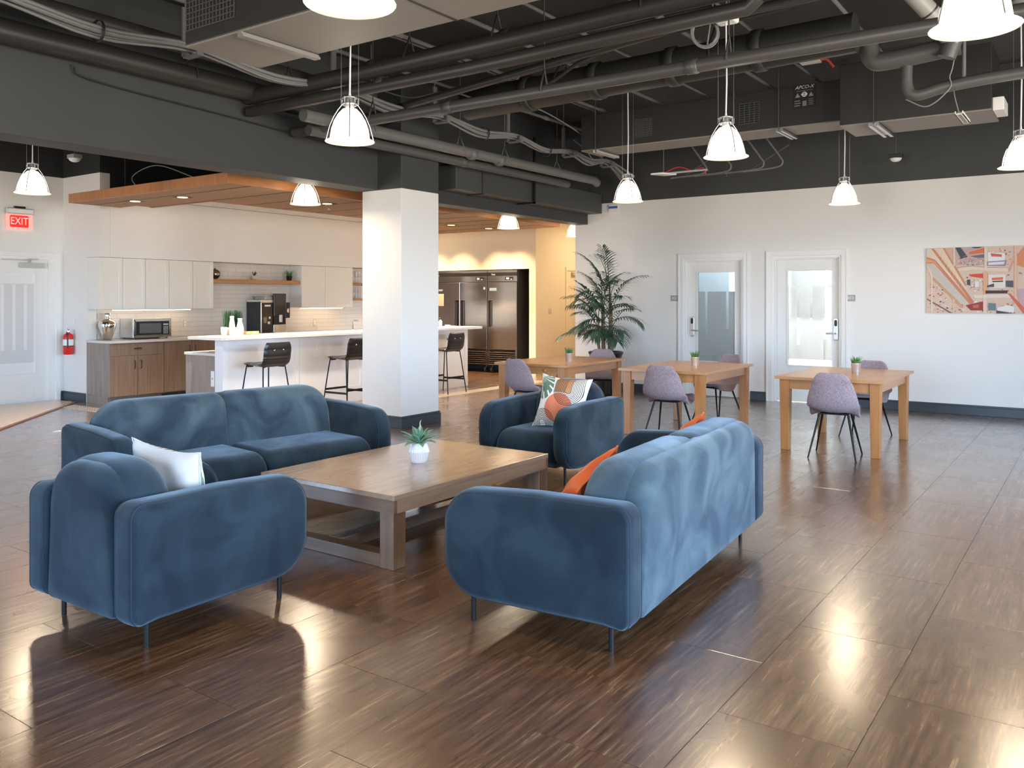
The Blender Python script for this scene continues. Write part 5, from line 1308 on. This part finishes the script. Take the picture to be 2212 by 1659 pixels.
for lab, y, L, m in (('small orange snack box lying on the bar top', 7.36, .085, (.75, .30, .08)), ('small green snack box lying on the bar top', 7.47, .135, (.28, .52, .10))):
    t = thing('snack_box', lab, 'box', (-9.60, y, zb)); g = G(); g.box(-.04, .04, -L / 2, L / 2, 0, .042); b = obj('box_body', g, mat('box_%d' % int(m[0] * 100), m, .5), t, bevel=.003)
    g = G(); g.box(.0402, .0406, -L * .3, L * .25, .012, .030); obj('label_band', g, CREAMP, b)
t = thing('soap_bottle', 'white soap bottle with dark pump on the bar top right of the column', 'bottle', (-9.42, 11.25, zb))
g = G(); g.lathe([(0, 0), (.03, 0), (.031, .10), (.014, .12), (.012, .13)], 16); obj('bottle_body', g, WHITEP, t); g = G(); g.tube([(0, 0, .13), (0, 0, .165), (.0, -.035, .165)], .006, 6); obj('pump', g, BLACKP, t)
t = thing('glass_dish', 'small clear dish on the bar top right of the column', 'dish', (-9.40, 11.42, zb)); g = G(); g.lathe([(0, 0), (.03, 0), (.05, .035), (.047, .035), (.028, .005), (0, .005)], 18); obj('dish_body', g, MATS['clear_tumbler_glass'], t)

# bar stools
def stool(label, loc, rz):
    t = thing('bar_stool', label, 'stool', loc, rz, 'black leather bar stools')
    # one bent pad: seat then back, with stitched channels
    path = catmull([(0, .20, .690), (0, .12, .703), (0, -.06, .690), (0, -.16, .700), (0, -.205, .75), (0, -.225, .85), (0, -.240, .985)], 6); n = len(path) - 1
    def fn(sgn):
        def f(u, v):
            i = min(n - 1, int(v * n)); fr = v * n - i; p = path[i].lerp(path[i + 1], fr); d = (path[i + 1] - path[i]).normalized(); nr = Vector((0, -d.z, d.y))
            if nr.z < -.2: nr = -nr
            c = 2 * u - 1; w = .215
            e = min(v, 1 - v) * 8; w *= (1 - .16 * max(0, 1 - e) ** 2)
            ch = .010 * abs(sin(pi * v * 9)) ** .5
            th = (.012 + ch) * max(0.0, 1 - abs(c) ** 8) * (1 if 0 < v < 1 else 0)
            q = p + nr * (th * sgn); return (c * w, q.y, q.z + .02 * abs(c) ** 3 * (1 if v < .5 else 0))
        return f
    g = G(); g.grid(fn(1), 12, 54); g.grid(fn(-1), 12, 54); pad = obj('seat_pad', g, LEATHER, t)
    g = G()
    for x in (-.07, .07): g.lathe([(0, .004), (.010, .004), (.012, 0), (0, 0)], 12, M=Matrix.Translation((x, -.252, .89)) @ Matrix.Rotation(pi / 2, 4, 'X'))
    obj('stud', g, CHROME, pad)
    fr_ = [(-1, 1), (1, 1), (-1, -1), (1, -1)]
    for sx, sy in fr_:
        g = G(); g.tube(catmull([(sx * .10, sy * .12 - .0, .676), (sx * .155, sy * .15, .672), (sx * .175, sy * .165, .645), (sx * .235, sy * .245, .01), (sx * .236, sy * .246, 0)], 5), .0085, 8); obj('leg', g, BLACKM, t)
    def at(sx, sy, z):
        k = (.645 - z) / .635; return (sx * (.175 + .06 * k), sy * (.165 + .08 * k), z)
    g = G()
    for a, b, z in (((-1, 1), (1, 1), .26), ((-1, -1), (1, -1), .26), ((-1, 1), (-1, -1), .22), ((1, 1), (1, -1), .22)):
        p, q = Vector(at(*a, z)), Vector(at(*b, z)); d = (q - p).normalized(); s = Vector((-d.y, d.x, 0)) * .006; h = Vector((0, 0, .014))
        g._add([p - s - h, p + s - h, p + s + h, p - s + h, q - s - h, q + s - h, q + s + h, q - s + h], [(0, 1, 2, 3), (4, 7, 6, 5), (0, 4, 5, 1), (1, 5, 6, 2), (2, 6, 7, 3), (3, 7, 4, 0)])
    obj('foot_rail', g, BLACKM, t)
    return t
s1 = stool('black leather bar stool at the near end of the bar, behind the left sofa', (-8.72, 6.98, 0), RAD(90))
dup(s1, (-8.78, 8.44, 0), RAD(90), 'black leather bar stool partly hidden behind the left side of the column')
dup(s1, (-8.85, 10.70, 0), RAD(90), 'black leather bar stool at the far end of the bar, right of the column')

# ------------------------------------------------------------ refrigerators
def fridge(label, x0, x1, splits, loghand):
    t = thing('refrigerator', label, 'refrigerator', (x0, 14.10, 0), 0, 'stainless refrigerators'); w = x1 - x0
    g = G(); g.box(0, w, .035, .78, .16, 2.125); obj('cabinet_body', g, mat('dark_steel_side', (.10, .095, .09), .35, .6), t)
    g = G(); g.box(.004, w - .004, .0, .034, 2.075, 2.125); g.box(.004, w - .004, .0, .034, 1.89, 2.005); pn = obj('control_panel', g, STEEL, t, bevel=.002)
    g = G(); g.box(.004, w - .004, .004, .034, 2.006, 2.074); bb = obj('brand_band', g, BLACKP, t)
    text('True', .05, LETTERW, bb, (.14, .002, 2.038), (pi / 2, 0, 0), shear=.2)
    g = G(); g.box(w - .30, w - .10, -.006, 0, 1.92, 1.985); dp = obj('display', g, BLACKP, pn)
    g = G(); g.box(w - .27, w - .20, -.0075, -.006, 1.935, 1.97); g.box(w - .165, w - .12, -.0075, -.006, 1.93, 1.945); obj('display_digits', g, mat('pale_digits', (.6, .6, .58), .4), dp)
    xs = [0] + splits + [w]
    for k, (a, b) in enumerate(zip(xs, xs[1:])):
        g = G(); g.box(a + .006, b - .006, -.012, .034, .49, 1.88); d = obj('door', g, STEEL, t, bevel=.006)
        left = loghand[k]
        hx = a + .045 if left else b - .075
        g = G(); g.box(hx - .02, hx + .045, -.0155, -.012, .95, 1.50); g.box(hx - .02 if left else hx - .06, hx + .085 if left else hx + .045, -.0155, -.012, 1.478, 1.50); obj('handle_recess', g, mat('handle_black', (.015, .008, .008), .4), d)
        lx = hx + .065 if left else hx - .06
        g = G(); g.tube([(lx, -.03, .97), (lx, -.03, 1.47)], .010, 8); obj('handle_edge', g, mat('dark_steel_side', (.10, .095, .09), .35, .6), d)
    n = 7
    for k in range(len(xs) - 1):
        a, b = xs[k], xs[k + 1]
        g = G(); g.box(a + .04, b - .04, .03, .036, .17, .48); bk = obj('louvre_back', g, BLACKP, t)
        for i in range(n):
            z = .18 + i * .042; g = G(); g._add([(a + .05, .0, z), (b - .05, .0, z), (b - .05, .028, z + .022), (a + .05, .028, z + .022), (a + .05, .004, z - .006), (b - .05, .004, z - .006), (b - .05, .030, z + .014), (a + .05, .030, z + .014)], [(0, 1, 2, 3), (4, 5, 1, 0), (7, 6, 5, 4), (3, 2, 6, 7)]); obj('louvre_slat', g, STEEL, t)
    for a in (0, w - .05):
        g = G(); g.box(a, a + .05, .0, .035, .16, .485); obj('louvre_frame', g, STEEL, t)
    for x in (.08, w - .08):
        for y in (.07, .70):
            g = G(); g.tube([(x - .02, y, .058), (x + .02, y, .058)], .058, 16); g.tube([(x, y, .08), (x, y, .16)], .02, 8); obj('caster', g, BLACKP, t)
    g = G()
    return t
f1 = fridge('double-door stainless refrigerator partly hidden behind the column', -12.03, -10.535, [.775], (False, True))
f2 = fridge('single-door stainless refrigerator at the right of the alcove', -10.53, -9.78, [], (True,))
def sticker(fr, x0, x1, z0, z1, m, name='sticker'):
    g = G(); g.box(x0, x1, -.0142, -.0125, z0, z1); return obj(name, g, m, fr)
sticker(f2, .06, .24, 1.70, 1.76, mat('teal_sticker', (.24, .34, .36), .4)); sticker(f1, 1.40, 1.45, 1.73, 1.78, mat('blue_sticker', (.25, .33, .42), .4)); sticker(f1, .12, .30, 1.70, 1.74, mat('grey_sticker', (.25, .26, .28), .4))
nt_ = sticker(f1, .13, .33, 1.38, 1.64, mat('salmon_paper', (.72, .50, .38), .8), 'paper_note')
g = G()
for k in range(7): g.box(.15, .31 - .03 * (k % 3), -.0146, -.0142, 1.41 + k * .028, 1.414 + k * .028)
obj('note_line', g, mat('faint_brown_print', (.45, .25, .18), .8), nt_)

# ============================================================ ON THE WALLS
t = thing('exit_sign', 'lit red EXIT sign with white housing over the left door', 'exit sign', (-12.98, 5.95, 2.57))
g = G(); g.box(0, .07, -.19, .19, .19, .275); obj('housing', g, ALU, t, bevel=.004)
g = G(); g.box(.07, .0715, -.178, .178, .203, .262); obj('housing_face', g, WHITEP, t)
g = G(); g.box(.01, .06, -.07, .075, .275, .305); obj('mount', g, BLACKP, t)
g = G(); g.box(.028, .040, -.185, .185, -.025, .19); pa = obj('acrylic_panel', g, EXITGL, t)
g = G(); g.slab(rrect(-.135, .125, .0, .172, .02), .040, .043, .001, lambda a, b, q: (q, a, b), 2); rp = obj('red_panel', g, EXITON, t)
text('EXIT', .150, EXITLT, rp, (.0445, -.005, .086), (pi / 2, 0, pi / 2), ext=.0008, xs=.80)
t = thing('fire_extinguisher', 'red fire extinguisher hung on the narrow white wall', 'extinguisher', (-12.68, 6.52, .70))
g = G(); g.lathe([(0, 0), (.060, 0), (.070, .012), (.070, .27), (.058, .30), (.026, .318), (.022, .33), (0, .33)], 24); obj('cylinder', g, RED, t)
g = G(); g.lathe([(.0712, .135), (.0716, .136), (.0716, .225), (.0712, .226)], 24); lb = obj('label_band', g, WHITEP, t)
g = G(); g.lathe([(.0722, .118), (.0726, .119), (.0726, .128), (.0722, .129)], 24); obj('dark_band', g, BLACKP, t)
g = G(); g.tube([(0, 0, .325), (0, 0, .355)], .02, 10); g.tube([(0, 0, .352), (.06, -.02, .375)], .008, 6); g.tube([(0, 0, .345), (.065, -.02, .35)], .007, 6); g.tube([(0, 0, .35), (-.02, 0, .39)], .006, 6); obj('valve_handle', g, ALU, t)
g = G(); g.tube(catmull([(.01, -.02, .335), (.06, -.05, .32), (.078, -.05, .25), (.075, -.045, .16), (.07, -.05, .10)], 6), .009, 8); obj('hose', g, BLACKP, t)
g = G(); g.box(-.015, .015, .07, .08, .15, .35); obj('wall_bracket', g, ALU, t)
t = thing('switch_plate', 'small cream switch plate left of the extinguisher', 'switch', (-12.93, 6.598, .93)); g = G(); g.box(-.03, .03, -.012, 0, -.05, .05); obj('plate', g, CREAMP, t, bevel=.002); g = G(); g.box(-.008, .008, -.018, -.012, -.015, .015); obj('rocker', g, WHITEP, t)
t = thing('switch_plate', 'white double switch plate above the extinguisher', 'switch', (-12.69, 6.598, 1.20)); g = G(); g.box(-.05, .05, -.008, 0, -.058, .058); obj('plate', g, WHITEP, t, bevel=.002); g = G(); g.box(-.03, -.01, -.014, -.008, -.03, .03); g.box(.01, .03, -.014, -.008, -.03, .03); obj('rocker', g, WHITEP, t)
t = thing('switch_plate', 'cream light switch on the passage wall left of the palm', 'switch', (-9.329, 14.63, 1.29)); g = G(); g.box(0, .008, -.058, .058, -.058, .058); obj('plate', g, CREAMP, t, bevel=.002); g = G(); g.box(.008, .013, -.035, -.010, -.03, .03); g.box(.008, .013, .010, .035, -.03, .03); obj('rocker', g, CREAMP, t)
for x, s, side in ((-5.655, '302', 'left of the dim grey-glass door'), (-2.965, '303', 'right of the bright frosted door')):
    t = thing('room_sign', 'grey room number plate reading %s, %s' % (s, side), 'sign', (x, YR, 1.54)); g = G(); g.box(-.062, .062, -.010, 0, -.045, .045); p = obj('sign_plate', g, SIGNG, t, bevel=.002)
    text(s, .062, LETTERW, p, (0, -.0112, .002), (pi / 2, 0, 0), spacing=1.05)
t = thing('alarm_unit', 'small white wall unit with a blue strip under the dark band at the right corner', 'alarm', (-6.74, YR, 3.045)); g = G(); g.box(-.085, .085, -.045, 0, -.065, .065); obj('case', g, WHITEP, t, bevel=.008); g = G(); g.box(-.08, .082, -.0465, -.045, -.005, .035); obj('blue_strip', g, BLUEL, t)

# picture
def picture():
    t = thing('wall_picture', 'canvas print of a busy atrium with escalators in orange and pink', 'picture', (-1.98, YR, 1.34)); Wp, Hp = 1.85, .868
    g = G(); g.box(0, Wp, -.035, 0, 0, Hp); obj('canvas', g, mat('canvas_edge', (.55, .50, .44), .7), t, bevel=.002)
    pal = {}
    def col(c):
        k = 'print_%02d_%02d_%02d' % tuple(int(v * 99) for v in c); return pal.setdefault(k, mat(k, c, .6))
    g = G(); ms = []; z = [-.0352]
    def poly(pts, c):
        m = col(c); 
        if m not in ms: ms.append(m)
        z[0] -= .00002
        P = []
        for x, y in pts:
            u = (x - 220) / 1704 * 1.135; v = (1450 - y) / 1140 * Hp; P.append((max(0, min(Wp, u)), z[0], max(0, min(Hp, v))))
        g._add(P, [tuple(range(len(P)))], ms.index(m))
    B = (.66, .50, .40)
    poly([(220, 310), (3000, 310), (3000, 1450), (220, 1450)], B)
    poly([(400, 310), (760, 310), (760, 640)], (.62, .42, .31)); poly([(730, 310), (1250, 310), (1250, 620), (760, 620)], (.52, .38, .36))
    R = random.Random(3)
    cs = [(.80, .76, .74), (.07, .08, .12), (.42, .16, .10), (.66, .33, .20), (.25, .22, .26), (.78, .62, .52), (.62, .12, .08), (.36, .40, .46)]
    def speck(n, x0, x1, y0, y1, sc=1, pal_=cs):
        for _ in range(n):
            x, y = R.uniform(x0, x1), R.uniform(y0, y1); w, h = R.uniform(8, 34) * sc, R.uniform(6, 24) * sc; s = R.uniform(-8, 8)
            poly([(x, y), (x + w, y + s), (x + w + s, y + h + s), (x + s, y + h)], R.choice(pal_))
    speck(60, 760, 1240, 470, 620); speck(40, 1280, 1700, 330, 640); speck(70, 900, 1740, 780, 1060); speck(80, 230, 700, 900, 1440, 1.2); speck(70, 700, 1740, 1240, 1440, 1.2); speck(50, 1790, 2900, 330, 1440, 1.6)
    poly([(220, 590), (350, 570), (1005, 1300), (840, 1300), (330, 810), (240, 660)], (.56, .51, .45))
    poly([(220, 320), (320, 320), (1030, 1270), (380, 520), (220, 455)], (.72, .58, .47))
    poly([(220, 460), (380, 520), (1045, 1285), (1000, 1308), (350, 575), (220, 578)], (.56, .22, .13)); poly([(220, 500), (360, 535), (520, 720), (350, 560), (220, 560)], (.70, .33, .16))
    poly([(305, 320), (352, 320), (1062, 1250), (1035, 1285)], (.52, .21, .10))
    poly([(352, 320), (515, 320), (930, 1000), (950, 1090)], (.74, .58, .44))
    for k in range(9): x = 420 + k * 52; poly([(x, 330 + k * 75), (x + 8, 330 + k * 75), (x + 24, 470 + k * 75), (x + 16, 470 + k * 75)], (.60, .38, .25))
    poly([(515, 320), (545, 320), (935, 960), (912, 985)], (.56, .24, .14))
    poly([(335, 830), (345, 870), (840, 1360), (890, 1352)], (.62, .32, .17)); poly([(220, 1190), (225, 1215), (640, 1450), (690, 1450)], (.20, .12, .12))
    poly([(225, 610), (262, 650), (330, 800), (330, 1440), (295, 1440), (300, 830)], (.74, .62, .52)); poly([(700, 310), (728, 310), (735, 620), (705, 640)], (.76, .62, .52)); poly([(690, 1200), (728, 1220), (728, 1450), (690, 1450)], (.72, .50, .36))
    poly([(740, 312), (832, 312), (935, 452), (832, 492)], (.05, .07, .09)); poly([(810, 500), (950, 458), (950, 475), (815, 512)], (.02, .02, .02)); poly([(1010, 312), (1210, 312), (1150, 335), (1070, 335)], (.05, .06, .09))
    poly([(975, 400), (1235, 335), (1235, 415), (990, 435)], (.70, .15, .05)); poly([(1000, 465), (1240, 440), (1240, 500), (1080, 490)], (.14, .14, .17))
    poly([(760, 650), (1040, 625), (1260, 655), (1640, 665), (1740, 480), (1750, 520), (1650, 745), (1260, 715), (1040, 700), (800, 725)], (.74, .58, .48)); poly([(770, 655), (1040, 630), (1260, 662), (1640, 672), (1640, 680), (1260, 670), (1040, 640), (775, 665)], (.25, .18, .18))
    poly([(1240, 312), (1300, 312), (1290, 690), (1245, 690)], (.72, .60, .52)); poly([(1222, 745), (1300, 745), (1300, 1130), (1225, 1130)], (.74, .38, .24)); poly([(1222, 1130), (1285, 1130), (1285, 1450), (1225, 1450)], (.72, .58, .48))
    poly([(1300, 410), (1590, 430), (1590, 560), (1300, 560)], (.78, .75, .77)); poly([(1350, 425), (1540, 450), (1540, 492), (1362, 482)], (.58, .12, .09)); poly([(1285, 570), (1625, 548), (1600, 650), (1285, 640)], (.30, .25, .32)); poly([(1310, 585), (1590, 572), (1570, 620), (1310, 625)], (.70, .68, .72))
    poly([(975, 780), (1220, 770), (1220, 850), (1000, 815)], (.64, .07, .04)); poly([(945, 870), (1000, 870), (1000, 975), (945, 960)], (.06, .07, .09)); poly([(1080, 900), (1150, 905), (1150, 1000), (1080, 1000)], (.78, .72, .70))
    poly([(1310, 790), (1600, 790), (1600, 1015), (1310, 1015)], (.76, .68, .62)); poly([(1370, 845), (1560, 835), (1560, 880), (1370, 885)], (.66, .15, .06)); poly([(1380, 898), (1560, 893), (1560, 915), (1380, 920)], (.04, .03, .04)); poly([(1290, 975), (1410, 940), (1410, 1000), (1290, 1008)], (.07, .07, .09)); poly([(1610, 895), (1730, 895), (1730, 1010), (1610, 1000)], (.10, .09, .12))
    poly([(1262, 1060), (1635, 1060), (1635, 1110), (1262, 1112)], (.05, .025, .04)); poly([(1050, 1140), (1640, 1125), (1700, 1180), (1080, 1190)], (.74, .62, .54))
    poly([(920, 1312), (1222, 1245), (1222, 1400), (1010, 1400)], (.30, .04, .04)); poly([(1040, 1310), (1150, 1300), (1150, 1360), (1050, 1360)], (.46, .14, .07)); poly([(1310, 1270), (1440, 1280), (1440, 1400), (1310, 1400)], (.14, .20, .22)); poly([(1470, 1350), (1620, 1310), (1745, 1330), (1745, 1430), (1460, 1400)], (.76, .74, .74)); poly([(1450, 1400), (1745, 1452), (1450, 1452)], (.05, .05, .07))
    poly([(1745, 310), (1790, 310), (1790, 1300), (1750, 1300)], (.76, .46, .33)); poly([(1790, 480), (1930, 270), (1930, 680), (1790, 640)], (.66, .25, .12)); poly([(1790, 1040), (1930, 1030), (1930, 1330), (1840, 1320)], (.55, .36, .40)); poly([(1640, 1110), (1680, 1110), (1960, 1400), (1900, 1450)], (.60, .13, .08)); poly([(1640, 700), (1750, 470), (1760, 520), (1660, 760)], (.62, .32, .26))
    poly([(2060, 310), (2110, 310), (2110, 1450), (2060, 1450)], (.72, .42, .30)); poly([(2110, 500), (2900, 420), (2900, 520), (2110, 600)], (.62, .28, .16)); poly([(2110, 900), (2900, 960), (2900, 1040), (2110, 980)], (.72, .55, .46))
    o = obj('printed_scene', g, ms, t)
picture()
